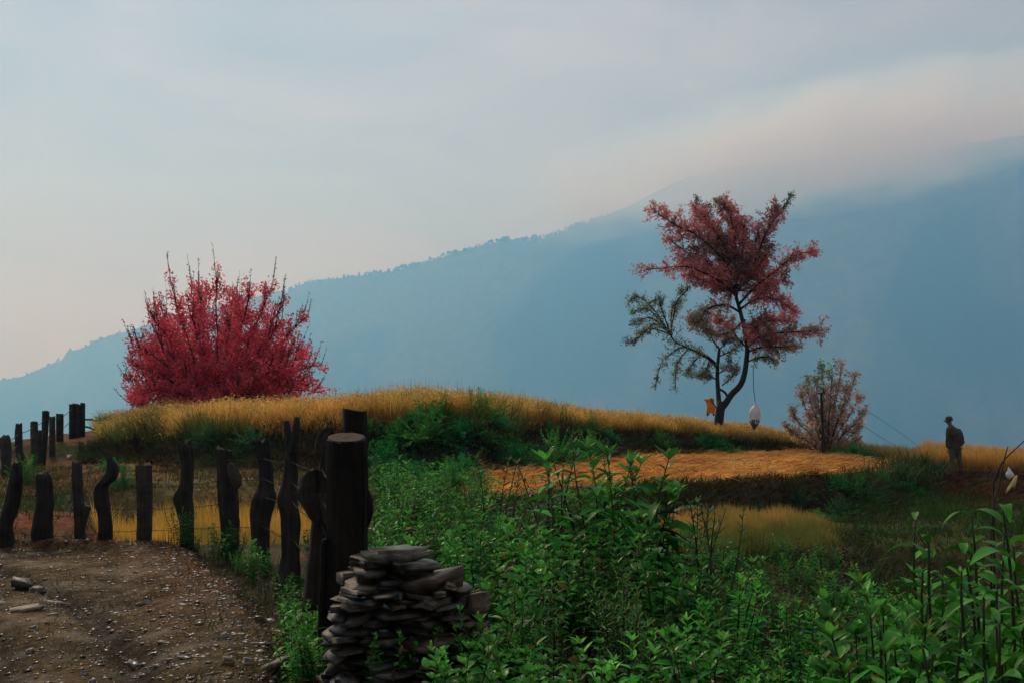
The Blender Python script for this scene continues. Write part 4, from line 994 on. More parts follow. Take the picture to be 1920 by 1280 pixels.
for u0 in range(692, 1140, 26):
    u1 = u0 + r.uniform(-9, 9); y0 = float(ip(u1, YF)) + r.uniform(1.0, 2.1); k_ = (0, 1, 3, 0, 2)[r.integers(5)]
    put_shrub(k_, (u1 - 960) / F_PX * y0, y0, r.uniform(.45, .75), r.uniform(0, 6), '%s bush high on the green bank %s' % (('rounded green', 'spreading bright green', 'dull green', 'upright yellow green')[k_], 'next to the log top' if u0 < 780 else 'under the crest of golden rice' if u0 < 940 else 'where the golden rice slopes down'), 'bushes high on the green bank')
for u0, y0, sc, k_, lb in ((1335, 37.2, 1.0, 0, 'bright green bush at the foot of the tall leaning tree'), (1362, 36.6, .9, 1, 'low green bush spilling down the bank under the tall tree'), (1240, 35.4, .75, 3, 'olive bush on the bank some way before the tall tree'), (1290, 36.2, .7, 4, 'withered bush on the dark bank before the tall tree'), (1310, 37.0, .6, 0, 'small green bush beside the withered one near the tall tree'), (1598, 36.2, .8, 0, 'green bush at the foot of the small budding tree'), (1570, 36.8, .6, 1, 'low bush under the thin dark pole'), (1625, 36.0, .5, 3, 'small spreading bush past the budding tree'), (210, 25.5, .6, 0, 'green bush in the slope behind the hook shaped post'), (55, 22.0, .7, 3, 'pale green bush below the ridge fence posts'), (232, 21.0, .7, 2, 'dark bush above the sunken yellow paddy'), (395, 26.8, .75, 2, 'dark bush on the bank behind the knotted post'), (610, 26.2, .8, 4, 'withered bush on the bank behind the broken stump'), (480, 26.0, .7, 2, 'dark bush on the bank behind the swollen post')):
    put_shrub(k_, (u0 - 960) / F_PX * y0, y0, sc, r.uniform(0, 6), lb)
for k in range(16):
    u0 = r.uniform(1420, 1720); y0 = float(ip(u0, YE)) - r.uniform(.2, 2.6); k_ = (2, 4, 0, 2)[k % 4]
    put_shrub(k_, (u0 - 960) / F_PX * y0, y0, r.uniform(.4, .7), r.uniform(0, 6), '%s bush on the terrace wall %s' % (('green', '', 'dull green', '', 'withered')[k_], 'below the straw field' if u0 < 1570 else 'below the tall tussock'), 'bushes on the terrace wall')
# tussock of long blades on the terrace edge
def tussock(seed, u0, y0, n, h, spread, label, c=(.045, .085, .022)):
    r = np.random.default_rng(seed); x0 = (u0 - 960) / F_PX * y0
    o = empty('grass_tussock', (x0, y0, HZ(x0, y0) - .05))
    a = r.uniform(0, 6.283, n); e = r.random(n) * .6
    D = np.column_stack([np.cos(a) * e, np.sin(a) * e, np.ones(n)])
    B = np.column_stack([np.cos(a), np.sin(a), np.full(n, -.6)]) * (.25 + .5 * r.random((n, 1)))
    V, F, C = blades(np.column_stack([r.normal(0, spread, n), r.normal(0, spread, n), np.zeros(n)]), D, h * r.uniform(.5, 1.1, n), .03, cvar(r, n, c, .4) * .7, cvar(r, n, c, .4), B, 4)
    obj('blades', mesh('blades', V, F, M_SHRUB, C), o)
    tag(o, label, 'grass')
tussock(320, 1705, 29.0, 420, .95, .35, 'tall arching green tussock on the terrace edge near the person')
tussock(321, 1690, 27.6, 300, .7, .4, 'lower green tussock in front of the tall arching one')
tussock(322, 1640, 26.4, 260, .6, .5, 'dark tussock on the bank edge at the end of the straw')
tussock(323, 1735, 30.5, 260, .6, .25, 'small tussock nearest to the walking person')

# ================================================================== thicket of leafy weeds
def weed_meshes(seed, nst=6, h=1.0, leaf=.12, wid=.034, c=(.034, .225, .024), spread=.2, per=13, droop=.35, tip=(.13, .42, .07)):
    r = np.random.default_rng(seed); geo, st_ = [], []
    for s_ in range(nst):
        a = r.uniform(0, 6.283); b0 = np.array([math.cos(a), math.sin(a), 0]) * r.uniform(.02, spread)
        hh_ = h * (r.uniform(.62, 1.0) if s_ else 1.0); ln = np.array([math.cos(a), math.sin(a), 0]) * r.uniform(.05, .28) * hh_
        t_ = np.linspace(0, 1, 9)[:, None]
        pts = b0 + np.array([0, 0, hh_]) * t_ + ln * t_ ** 1.6 + np.array([.02 * math.sin(s_ * 2.1), .02 * math.cos(s_ * 1.3), 0]) * np.sin(t_ * 6)
        st_.append(tube(pts, np.linspace(.009, .003, 9), 4, (.05, .06, .025), cap=False))
        m = int(per * hh_ / h) + 2
        for i, tt in enumerate(np.linspace(.22, 1.0, m)):
            p = np.array([np.interp(tt, t_[:, 0], pts[:, q]) for q in range(3)])
            k = 2 if tt < .97 else 5
            a0 = i * 1.75 + s_ + r.uniform(-.3, .3)
            for j in range(k):
                aa = a0 + j * 6.283 / k; up_ = r.uniform(-.05, .45) + .9 * max(0, tt - .7) / .3
                D = np.array([[math.cos(aa), math.sin(aa), up_]])
                L_ = leaf * r.uniform(.65, 1.25) * (1 - .45 * max(0, tt - .75) / .25)
                cc = np.asarray(c) * (1 - max(0, tt - .8) * 3) + np.asarray(tip) * max(0, tt - .8) * 3
                if r.random() < .05: cc = np.array([.16, .13, .025]) if r.random() < .6 else np.array([.07, .045, .02])
                geo.append(leaves(p[None], D, np.array([[0, 0, 1.0]]) + r.normal(0, .25, (1, 3)), L_, L_ * wid / leaf * r.uniform(.8, 1.2), (cc * r.uniform(.6, 1.35) * (1 + .12 * r.uniform(-1, 1, 3)))[None], 3, droop * r.uniform(.2, 1.3) * (1 - .7 * max(0, tt - .8) / .2), .25))
    V, F, C = cat_geo(geo); V2, F2, C2 = cat_geo(st_)
    return mesh('foliage', V, F, M_LEAF, C), mesh('stems', V2, F2, M_LEAF, C2)
WM = [weed_meshes(400 + k, nst=(9, 9, 11, 8)[k % 4], leaf=(.13, .16, .12, .20)[k % 4], wid=(.042, .060, .036, .066)[k % 4], per=(17, 14, 19, 12)[k % 4], droop=(.3, .5, .25, .6)[k % 4]) for k in range(8)]
WS = [weed_meshes(420 + k, nst=3, leaf=.10, wid=.022, spread=.05, per=16, droop=.1, c=(.035, .12, .03), tip=(.10, .20, .075)) for k in range(3)]
WD = [weed_meshes(430 + k, nst=8, leaf=.055, wid=.02, spread=.25, per=16, c=(.040, .034, .015), tip=(.05, .055, .02)) for k in range(2)]
WB = [weed_meshes(440 + k, nst=8, leaf=(.13, .17)[k % 2], wid=(.075, .09)[k % 2], spread=.22, per=(11, 10)[k % 2], droop=.6, c=(.04, .23, .026), tip=(.12, .38, .07)) for k in range(3)]
WN = [weed_meshes(446 + k, nst=14, leaf=.11, wid=.018, spread=.2, per=22, droop=.15, c=(.045, .16, .035), tip=(.12, .27, .07)) for k in range(2)]
def zone(u0, y0, us, un, ys, yn): return un[int(np.searchsorted(us, u0))], yn[int(np.searchsorted(ys, y0))]
def put_weed(ms, x, y, h_, rz, label, group=None, name='leafy_weed', base=None):
    o = empty(name, (x, y, (PZ(x, y) if base is None else base) - .02), rz, h_)
    for me_, nm in zip(ms, ('foliage', 'stems')): obj(nm, me_, o)
    return tag(o, label, 'weed', group)
r = np.random.default_rng(450)
TOPL = _U(690, 960, 860, 940, 900, 912, 960, 915, 1050, 915, 1120, 893, 1235, 905, 1255, 950, 1340, 985, 1400, 1020, 1440, 1075, 1540, 1105, 1600, 1170, 1700, 1200)
cnt = 0
for Yr, dens, lo_u, hi_u in ((10.2, 26, 870, 1290), (9.2, 27, 860, 1390), (8.2, 30, 900, 1440), (7.4, 33, 905, 1500), (6.6, 35, 900, 1560), (5.9, 38, 905, 1610), (5.3, 42, 890, 1650), (4.8, 46, 860, 1660)):
    uu = lo_u
    while uu < hi_u:
        y_ = Yr + r.uniform(-.35, .35); x_ = (uu - 960) / F_PX * y_
        ytop = ip(uu, TOPL) + max(0, (10.2 - Yr)) * r.uniform(14, 46) + r.uniform(-14, 22)
        h_ = CAM_Z - (ytop - HOR) * y_ / F_PX - HZ(x_, y_)
        h_ = min(max(h_, .3), 1.25)
        if Yr < 5.6: h_ = min(h_, .62)
        hollow = math.exp(-((uu - 1190) / 40) ** 2 - ((Yr - 7.8) / .8) ** 2) + math.exp(-((uu - 1100) / 60) ** 2 - ((Yr - 6.2) / .9) ** 2)
        hz_ = 'close behind the stone pile' if uu < 1000 else 'in the middle' if uu < 1180 else 'towards the low rice plot' if uu < 1380 else 'towards the broad leaved clump'
        vt_ = 'on the back rim of the thicket' if Yr > 9 else 'high in the thicket' if Yr > 7 else 'low in the thicket' if Yr > 5.5 else 'on the front edge of the thicket'
        if hollow < .55:
            sp_ = float(fbm(np.array(x_ * 1.1), np.array(y_ * 1.1), 2, 333)); kin = WM if abs(sp_) < .14 else WB if sp_ > 0 else WN
            put_weed(kin[r.integers(len(kin))], x_, y_, h_ * r.uniform(.62, 1.08) * (.8 if kin is WN else 1), r.uniform(0, 6.28), '%s weed %s, %s' % ('broad leaved green' if kin is WB else 'narrow leaved green' if kin is WN else 'leafy green', vt_, hz_), 'leafy weeds of the thicket')
        else:
            put_weed(WD[r.integers(2)], x_, y_, h_ * .55, r.uniform(0, 6.28), 'dry brownish weed in a hollow of the green thicket', 'dry weeds of the thicket', 'dry_weed')
        uu += dens * r.uniform(.75, 1.35) * (9 / max(Yr, 5)) ** .5; cnt += 1
# shoots that stand above the thicket
for u0, y0, yt, lb in ((1028, 9.4, 826, 'tall pale tipped shoot standing alone before the straw field'), (1107, 9.2, 812, 'tallest pale tipped shoot of the thicket'), (1052, 9.0, 868, 'short reddish shoot between two tall ones before the straw'), (1090, 8.9, 855, 'leafy shoot just in front of the tallest one'), (1172, 8.8, 838, 'broad leafy shoot with a full crown before the straw field'), (1215, 9.0, 852, 'leafy shoot at the edge of the thicket against the straw'), (1245, 9.1, 852, 'outermost leafy shoot beside the dark terrace wall'), (1284, 8.4, 930, 'dark leafy shoot before the low yellow rice'), (1322, 8.2, 935, 'pale tipped shoot rising before the low rice plot'), (1350, 7.9, 945, 'slim shoot leaning over the low rice plot'), (922, 9.8, 855, 'thin shoot at the left tip of the straw field'), (942, 9.4, 880, 'small upright shoot beside the left tip of the straw field')):
    x0 = (u0 - 960) / F_PX * y0; h_ = CAM_Z - (yt - HOR) * y0 / F_PX - HZ(x0, y0)
    put_weed(WS[r.integers(3)] if u0 not in (1172, 1090) else WM[3], x0, y0, h_, r.uniform(0, 6.28), lb, name='tall_shoot')
for k in range(84):
    u0 = r.uniform(1380, 1960); y0 = r.uniform(4.4, 13.5); x0 = (u0 - 960) / F_PX * y0
    if r.random() < .4: put_weed(WD[r.integers(2)], x0, y0, r.uniform(.25, .5), r.uniform(0, 6.28), 'dry weed on the dark slope behind the broad leaved clump', 'dry weeds of the dark slope', 'dry_weed')
    else: put_weed(WM[r.integers(8)], x0, y0, r.uniform(.3, .6), r.uniform(0, 6.28), 'leafy weed on the dark slope %s, %s' % zone(u0, y0, [1480, 1600, 1720, 1840], ['next to the thicket', 'below the low rice', 'behind the outer plants', 'below the person', 'under the white scrap'], [6, 8.5, 11], ['near the camera', 'in the second row', 'in the third row', 'farthest back']), 'leafy weeds of the dark slope')
# weeds between the log and the bank, and around the stone pile
for k in range(70):
    u0 = r.uniform(690, 915); y0 = r.uniform(7.6, 20.0); x0 = (u0 - 960) / F_PX * y0
    if r.random() < .22: put_weed(WD[r.integers(2)], x0, y0, r.uniform(.3, .6), r.uniform(0, 6.28), 'dry brown weed on the slope behind the sawn log', 'dry weeds behind the log', 'dry_weed')
    else: put_weed(WM[r.integers(8)], x0, y0, r.uniform(.35, .8), r.uniform(0, 6.28), 'leafy weed %s, %s' % zone(u0, y0, [750, 805, 860], ['beside the sawn log', 'a step past the sawn log', 'behind the top of the stone pile', 'where the slope meets the thicket'], [10, 13.5, 17], ['near the stones', 'low on the slope', 'halfway up the slope', 'below the bank bushes']), 'leafy weeds behind the log')
put_weed(WM[2], (722 - 960) / F_PX * 8.2, 8.2, .78, 1.0, 'bright leafy weed standing just past the sawn log')
for u0, y0, h_, lb in ((868, 5.3, .32, 'small bright weed at the near corner of the stone pile'), (905, 5.5, .42, 'leafy weed against the brown end block of the stone pile'), (800, 5.15, .22, 'little weed at the foot of the stone pile'), (742, 5.72, .5, 'thin weed growing out of the face of the stone pile'), (900, 5.1, .35, 'low weed in front of the stone pile corner'), (880, 5.25, .5, 'full weed overgrowing the lower corner of the stone pile'), (850, 5.35, .3, 'short weed leaning on the lower slabs of the stone pile'), (925, 5.6, .6, 'tall weed hiding the brown end block of the stone pile'), (640, 5.6, .25, 'little weed at the log side of the stone pile'), (612, 6.1, .5, 'weed hiding the foot of the sawn log'), (590, 6.4, .55, 'weed growing between the sawn log and the verge')):
    put_weed(WM[r.integers(8)], (u0 - 960) / F_PX * y0, y0, h_, r.uniform(0, 6.28), lb)
for k, (u0, y0) in enumerate(((318, 12.5), (345, 12.3), (372, 12.4), (398, 12.1), (425, 11.7), (448, 11.8), (470, 11.2), (498, 10.8), (515, 10.9), (530, 10.1), (560, 9.4), (575, 9.0), (520, 9.2), (500, 9.8), (478, 10.4), (455, 11.0), (545, 8.6), (572, 8.0), (592, 7.6), (560, 7.5), (540, 8.0), (588, 6.9), (565, 6.8), (598, 6.3), (575, 6.2))):
    put_weed((WM + WD)[r.integers(10)], (u0 - 960) / F_PX * y0, y0, r.uniform(.24, .5), r.uniform(0, 6.28), 'dark weed at the foot of the path fence %s' % ('under the knotted post' if u0 < 385 else 'under the broad split post' if u0 < 452 else 'under the swollen post' if u0 < 512 else 'under the two pronged post' if u0 < 552 else 'before the broken stump' if y0 > 7.2 else 'beside the sawn log'), 'weeds along the fence foot')

for k in range(44):
    u0 = r.uniform(1230, 1590); y0 = r.uniform(11.5, 16.4); x0 = (u0 - 960) / F_PX * y0
    put_weed(WM[r.integers(8)], x0, y0, r.uniform(.25, .5), r.uniform(0, 6.28), 'low leafy weed %s' % ('at the near edge of the low rice plot' if y0 > 14 else 'in the dip before the low rice plot') + (', on its thicket side' if u0 < 1400 else ', on its far side'), 'weeds edging the low rice plot')
for k in range(34):
    u0 = r.uniform(1620, 1935); y0 = r.uniform(3.6, 4.9); x0 = (u0 - 960) / F_PX * y0
    put_weed((WM + WB)[r.integers(11)], x0, y0, r.uniform(.48, .68) + .27 * (k % 2), r.uniform(0, 6.28), '%s weed filling the gaps of the broad leaved clump %s' % (('short', 'tall')[k % 2], 'at its outer rim' if u0 < 1710 else 'in its middle' if u0 < 1820 else 'by the picture edge'), 'weeds among the broad leaved clump')
# ground cover under the thicket
r = np.random.default_rng(470)
x, y = scatter(r, 240000, -2.6, 11.5, 3.2, 19.5); u = uof(x, y)
pad = (u > 1215) & (u < 1575) & (y > 16.8)
k = (u > 575) & (u < 1990) & ~pad & (path_mask(x, y) < .05) & (r.random(len(x)) < np.interp(y, [3, 9, 19], [1, .75, .4])); x, y, u = x[k][:70000], y[k][:70000], u[k][:70000]; n = len(x)
clump = sm(fbm(x * .9, y * .9, 3, 95), -.25, .3)
z = H(x, y) + r.random(n) ** 1.4 * (.06 + .3 * clump)
gn = sm(fbm(x * 1.1, y * 1.1, 3, 97), -.12, .18)
gn = np.clip(gn - .6 * np.exp(-((u - 1100) / 130) ** 2 - ((y - 6) / 1.5) ** 2) - .6 * sm(u, 1480, 1600) * (1 - sm(u, 1750, 1850)), 0, 1)
c = mixc(np.broadcast_to(np.array([.030, .020, .011]), (n, 3)), np.array([.022, .12, .014]), gn) * r.uniform(.5, 1.5, (n, 1))
D = np.column_stack([r.normal(0, 1, n), r.normal(0, 1, n), r.normal(.15, .5, n)])
V, F, C = leaves(np.column_stack([x, y, z]), D, np.array([0, 0, 1.0]) + r.normal(0, .5, (n, 3)), r.uniform(.03, .085, n), r.uniform(.012, .03, n), c)
tag(obj('ground_cover', mesh('ground_cover', V, F, M_LEAF, C)), 'low tangled leaves and dead growth under the thicket', 'undergrowth', kind='stuff')
# grass and moss on the path verge
x, y = scatter(r, 60000, -6, -.4, 3.0, 13.6); e_ = ip(y, PATH_E)
k = (x > e_ - 1.5 * r.random(len(x)) ** 2.2 * (.4 + 1.2 * sm(fbm(x * 1.5, y * 1.5, 2, 99), -.1, .25)) - .05) & (x < e_ + .7); x, y = x[k][:14000], y[k][:14000]; n = len(x)
zz = np.array([PZ(a, b) for a, b in zip(x, y)]) - H(x, y)
c = mixc(np.broadcast_to(np.array([.035, .060, .018]), (n, 3)), np.array([.075, .05, .02]), r.random(n)) * r.uniform(.6, 1.3, (n, 1))
grass_obj('verge_grass', 'short wet grass along the path verge', x, y, r.uniform(.03, .11, n), .008, c * .7, c, r, .5, .6, M_LEAF, zoff=zz)

# ================================================================== big leaved plants close to the camera
def big_plant(label, u0, y0, ytop, seed, nl=13, L=.26, W=.075, c=(.040, .115, .028), lean=(0, 0)):
    r = np.random.default_rng(seed); x0 = (u0 - 960) / F_PX * y0; z0 = HZ(x0, y0)
    h_ = CAM_Z - (ytop - HOR) * y0 / F_PX - z0
    o = empty('broad_leaved_plant', (x0, y0, z0 - .02))
    t_ = np.linspace(0, 1, 12)[:, None]
    pts = np.array([0, 0, h_]) * t_ + np.array([lean[0], lean[1], 0]) * t_ ** 1.7 + np.column_stack([.012 * np.sin(t_[:, 0] * 9 + seed), .012 * np.cos(t_[:, 0] * 8), 0 * t_[:, 0]])
    v, f, cc = tube(pts, np.linspace(.011, .004, 12), 6, (.035, .055, .022)); obj('stem', mesh('stem', v, f, M_BIGLEAF, np.broadcast_to(cc, (len(v), 3)), True), o)
    for i, tt in enumerate(np.linspace(.14, 1.0, nl)):
        p = np.array([np.interp(tt, t_[:, 0], pts[:, q]) for q in range(3)])
        a = i * 2.4 + seed + r.uniform(-.4, .4); up_ = r.uniform(.3, .95) + (.4 if i >= nl - 2 else 0)
        l_ = L * r.uniform(.7, 1.2) * (1 - .4 * max(0, tt - .8) / .2)
        V, F, C = leaves(np.zeros((1, 3)), np.array([[math.cos(a), math.sin(a), up_]]), np.array([[0, 0, 1.0]]) + r.normal(0, .2, (1, 3)), l_, l_ * W / L * r.uniform(.85, 1.2), (np.asarray(c) * r.uniform(.65, 1.45) * (1 + .15 * r.uniform(-1, 1, 3)))[None], 7, r.uniform(.25, 1.0), .18)
        obj('leaf', mesh('leaf', V, F, M_BIGLEAF, C, True), o, p)
    return tag(o, label, 'plant')
for k, (u0, y0, yt, nl, L, lb) in enumerate((
    (1722, 4.3, 965, 13, .24, 'broad leaved plant with its drooping top before the dark terrace wall'),
    (1760, 4.0, 985, 12, .25, 'broad leaved plant with a straight stem below the walking person'),
    (1850, 4.1, 955, 13, .27, 'tall broad leaved plant nearest the white scrap'),
    (1905, 3.8, 935, 13, .30, 'tallest broad leaved plant at the picture edge'),
    (1690, 4.1, 1055, 10, .22, 'slim dark stemmed plant at the front of the broad leaved clump'),
    (1800, 3.7, 1060, 13, .24, 'bushy broad leaved plant in the middle of the near clump'),
    (1885, 3.5, 1080, 12, .24, 'bright leaved plant low at the picture edge'),
    (1735, 3.7, 1120, 12, .2, 'low broad leaved plant with pale upturned leaves'),
    (1660, 3.8, 1150, 11, .17, 'small plant at the outer edge of the broad leaved clump'),
    (1840, 3.4, 1150, 12, .2, 'low bright plant in front of the bushy one'),
    (1700, 3.4, 1200, 12, .2, 'front plant with long glossy leaves at the picture bottom'),
    (1780, 3.3, 1190, 12, .2, 'front plant with wide arching leaves at the picture bottom'),
    (1620, 3.6, 1235, 11, .19, 'lowest plant with pointed leaves where thicket and clump meet'),
    (1900, 3.25, 1190, 12, .2, 'corner plant with bright leaves at the bottom edge'),
    (1875, 4.4, 975, 14, .26, 'rear plant of the clump just below the dry leaf'),
    (1790, 4.5, 1000, 14, .24, 'rear plant of the clump with long hanging leaves'),
    (1830, 3.9, 1030, 14, .24, 'full plant filling the centre of the broad leaved clump'),
    (1745, 4.2, 1050, 13, .22, 'half hidden plant between the two rear stems'),
    (1920, 4.0, 1010, 14, .26, 'plant cut by the picture edge below the tallest one'),
    (1650, 4.3, 1180, 11, .17, 'little plant on the outer rim beside dry weeds'),
    (1860, 3.6, 1100, 14, .22, 'dense plant with overlapping leaves near the corner'),
    (1760, 3.5, 1150, 13, .2, 'dense plant in front of the straight stem'),
    (1680, 3.55, 1240, 12, .18, 'small glossy plant at the bottom of the clump'),
    (1835, 3.2, 1235, 12, .19, 'bottommost plant with crossing leaves'))):
    big_plant(lb, u0, y0, yt, 500 + k, nl + 8, L * r.uniform(.66, .92), L * r.uniform(.16, .22), (.028, .155, .013) if k % 3 else (.06, .25, .026), (np.random.default_rng(k).uniform(-.12, .06), np.random.default_rng(k + 50).uniform(-.1, .1)))
# ================================================================== trees
def twig_cloud(r, prim, n_sec, sec_len, up, geo_b, leaf_fn, r0=.02, frac=(.25, 1.0), spread=.7, curl=.0):
    """side shoots along a main branch; leaf_fn(points, dirs) collects the leaves"""
    m = len(prim)
    dirs = unit(np.gradient(prim, axis=0))
    for k in range(n_sec):
        t_ = frac[0] + (frac[1] - frac[0]) * (k + r.random()) / n_sec
        i = min(m - 1, int(t_ * (m - 1))); p = prim[i] + (prim[min(i + 1, m - 1)] - prim[i]) * r.random()
        d = unit(dirs[i] * .7 + r.normal(0, spread, 3) + np.array([0, 0, up])); L = sec_len * r.uniform(.5, 1.2) * (1.15 - .45 * t_)
        s_ = np.linspace(0, 1, 7)[:, None]
        q = p + d * L * s_ + np.array([0, 0, curl * L]) * s_ ** 2 + r.normal(0, .015 * L, (7, 3)) * s_
        geo_b.append(tube(q, np.linspace(r0, r0 * .3, 7), 4, cap=False))
        leaf_fn(q, d, t_)

# --- red flowering tree on the mound
r = np.random.default_rng(600)
TY = 36.0; base = P(408, 760, TY); base[2] = HZ(base[0], TY)
red = empty('red_tree', base); prims = []; pb = []; lv = []; tw = []; twl = []
def env(e, a):
    rr_ = np.interp(e, [0, .35, .67, .94, 1.19, 1.36, 1.57], [2.9, 3.15, 3.6, 4.05, 4.75, 5.1, 5.25])
    return rr_ * (1 + .07 * math.sin(3 * a + 1) + .05 * math.sin(5 * a))
for k in range(60):
    a = k * 2.39996; e = math.asin(min(.999, .03 + .97 * ((k + .5) / 60) ** .72)); L = env(e, a) * r.uniform(.86, 1.0)
    d = np.array([math.cos(a) * math.cos(e), math.sin(a) * math.cos(e) * .85, math.sin(e)])
    s_ = np.linspace(0, 1, 14)[:, None]
    b0 = np.array([math.cos(a) * .18, math.sin(a) * .15, -.1])
    q = b0 + d * L * s_ + np.array([0, 0, .55]) * np.sin(np.pi * s_) * math.cos(e) + r.normal(0, .03, (14, 3)) * s_
    q[:, 2] += .25 * s_[:, 0] ** 2 * math.cos(e)
    prims.append(q); pb.append(tube(q, np.linspace(.055, .012, 14), 5, cap=False))
    def lf(qq, dd, tt):
        n = 54; t2 = r.random(n) ** .8; idx_ = t2 * 6; i0 = np.clip(idx_.astype(int), 0, 5); fr = (idx_ - i0)[:, None]
        pp = qq[i0] * (1 - fr) + qq[i0 + 1] * fr + r.normal(0, .085, (n, 3))
        hgt = pp[:, 2:3] / 4.2
        cc = np.array([.84, .125, .17]) * r.uniform(.55, 1.4, (n, 1)) * (1 + .12 * r.uniform(-1, 1, (n, 3)))
        cc = np.where(r.random((n, 1)) < .14, np.array([.42, .13, .13]) * r.uniform(.6, 1.2, (n, 1)), cc)
        lv.append(leaves(pp, r.normal(0, 1, (n, 3)) + dd * .8, r.normal(0, 1, (n, 3)), r.uniform(.06, .13, n), r.uniform(.04, .075, n), cc))
    twig_cloud(r, q, 19, .78, .4, pb, lf, .010, (.15, .97), .6, .12)
    # bare leading shoots with sparse dark leaflets
    for j in range(6 if e > .6 else 4):
        p = q[-1 - r.integers(0, 3)]; dd = unit(d * np.array([.75, .75, .9]) + np.array([0, 0, .75]) + r.normal(0, .14, 3)); Ls = r.uniform(.45, 1.1) * (.55 + .45 * math.sin(e))
        s2 = np.linspace(0, 1, 6)[:, None]; qq = p + dd * Ls * s2 + np.array([0, 0, .12]) * s2 ** 2
        tw.append(tube(qq, np.linspace(.012, .004, 6), 4, cap=False)); n = 13
        ti = r.random(n) * 5; i0 = np.clip(ti.astype(int), 0, 4); fr = (ti - i0)[:, None]
        twl.append(leaves(qq[i0] * (1 - fr) + qq[i0 + 1] * fr, r.normal(0, .7, (n, 3)) + dd, r.normal(0, 1, (n, 3)), r.uniform(.05, .10, n), .035, np.array([.045, .038, .032]) * r.uniform(.6, 1.6, (n, 1))))
allp = np.concatenate(prims)
for k in range(420):                        # shoots filling the dome between the stems
    a = r.uniform(0, 6.283); e = math.asin(r.uniform(.05, 1.0)); rad_ = env(e, a) * r.uniform(.55, 1.0) ** .6 * .93
    tp = np.array([math.cos(a) * math.cos(e), math.sin(a) * math.cos(e) * .85, math.sin(e)]) * rad_
    dd_ = np.linalg.norm(allp - tp, axis=1) + 3.0 * np.maximum(0, allp[:, 2] - tp[2] + .15); st0 = allp[int(np.argmin(dd_))]
    qq = st0 + (tp - st0) * np.linspace(0, 1, 7)[:, None] ** .9 + r.normal(0, .02, (7, 3)); pb.append(tube(qq, np.linspace(.010, .003, 7), 4, cap=False)); lf(qq, unit(tp - st0), 1.0)
V, F, _ = cat_geo(pb); obj('trunk', mesh('trunk', V, F, M_BARK), red)
V, F, C = cat_geo(lv); obj('crown', mesh('crown', V, F, M_BLOSSOM, C), red)
V, F, _ = cat_geo(tw); tws = tag(obj('bare_twigs', mesh('bare_twigs', V, F, M_BARK), red), kind='stuff')
V, F, C = cat_geo(twl); obj('leaflets', mesh('leaflets', V, F, M_SHRUB, C), tws)
tag(red, 'wide bushy tree ablaze with deep red foliage on the golden mound', 'tree')

# --- tall leaning tree
r = np.random.default_rng(620)
TY = 39.0; tb = P(1347, 822, TY); tb[2] = HZ(tb[0], TY)
tree = empty('tall_tree', tb); pb, lv, lg = [], [], []
def br(pts, r0, r1, n=16):
    q = spline(np.array([P(x, y, TY + d) for x, y, d in pts]) - tb, n); 
    pb.append(tube(q, np.linspace(r0, r1, n), 8)); return q
trunkq = br([(1347, 835, 0), (1348, 812, 0), (1348, 790, 0), (1351, 765, 0), (1354, 752, 0)], .18, .15)
stemR = br([(1353, 764, 0), (1361, 755, 0), (1372, 738, -.1), (1388, 722, -.2), (1396, 700, -.2), (1400, 672, -.1), (1401, 648, 0), (1395, 615, .1), (1387, 580, .1), (1380, 555, 0), (1380, 520, 0), (1376, 470, .1)], .125, .045, 26)
stemL = br([(1349, 768, .1), (1347, 740, .2), (1345, 708, .3), (1346, 680, .4), (1349, 653, .4)], .095, .05)
br([(1364, 742, 0), (1358, 734, .1), (1347, 728, .2)], .045, .04, 8)
RED = np.array([.66, .25, .235]); GRN = np.array([.20, .31, .20])
def leaf_fn(colf, n_, size, out):
    def f(qq, dd, tt):
        n = n_; cl_ = r.uniform(.6, 6, 4); idx_ = np.clip(cl_[r.integers(0, 4, n)] + r.normal(0, .25, n), 0, 5.99); i0 = np.clip(idx_.astype(int), 0, 5); fr = (idx_ - i0)[:, None]
        pp = qq[i0] * (1 - fr) + qq[i0 + 1] * fr + r.normal(0, .06, (n, 3))
        out.append(leaves(pp, r.normal(0, 1, (n, 3)) + dd * .6 + np.array([0, 0, -.3]), r.normal(0, 1, (n, 3)), r.uniform(.8, 1.6, n) * size, r.uniform(.4, .8, n) * size, colf(pp, n)))
    return f
def cR(pp, n):
    g = sm(fbm(pp[:, 0] * 1.2 + 5, pp[:, 2] * 1.2, 2, 9), -.1, .4)
    return mixc(np.broadcast_to(RED, (n, 3)), np.array([.34, .17, .15]), g) * r.uniform(.5, 1.45, (n, 1))
def cM(pp, n): return np.where(r.random((n, 1)) < .5, RED * .85, GRN) * r.uniform(.5, 1.4, (n, 1))
def cG(pp, n): return np.where(r.random((n, 1)) < .12, RED * .7, GRN) * r.uniform(.5, 1.5, (n, 1))
lR, lM, lG = leaf_fn(cR, 29, .088, lv), leaf_fn(cM, 24, .082, lv), leaf_fn(cG, 18, .075, lg)
def limb(pts, r0, nsec, slen, lf, up=.15, curl=0.0, spread=.6, frac=(.2, 1.0)):
    q = br(pts, r0, .014, 14); twig_cloud(r, q, int(nsec * 1.3), slen * 1.18, up, pb, lf, .011, frac, spread, curl)
    return q
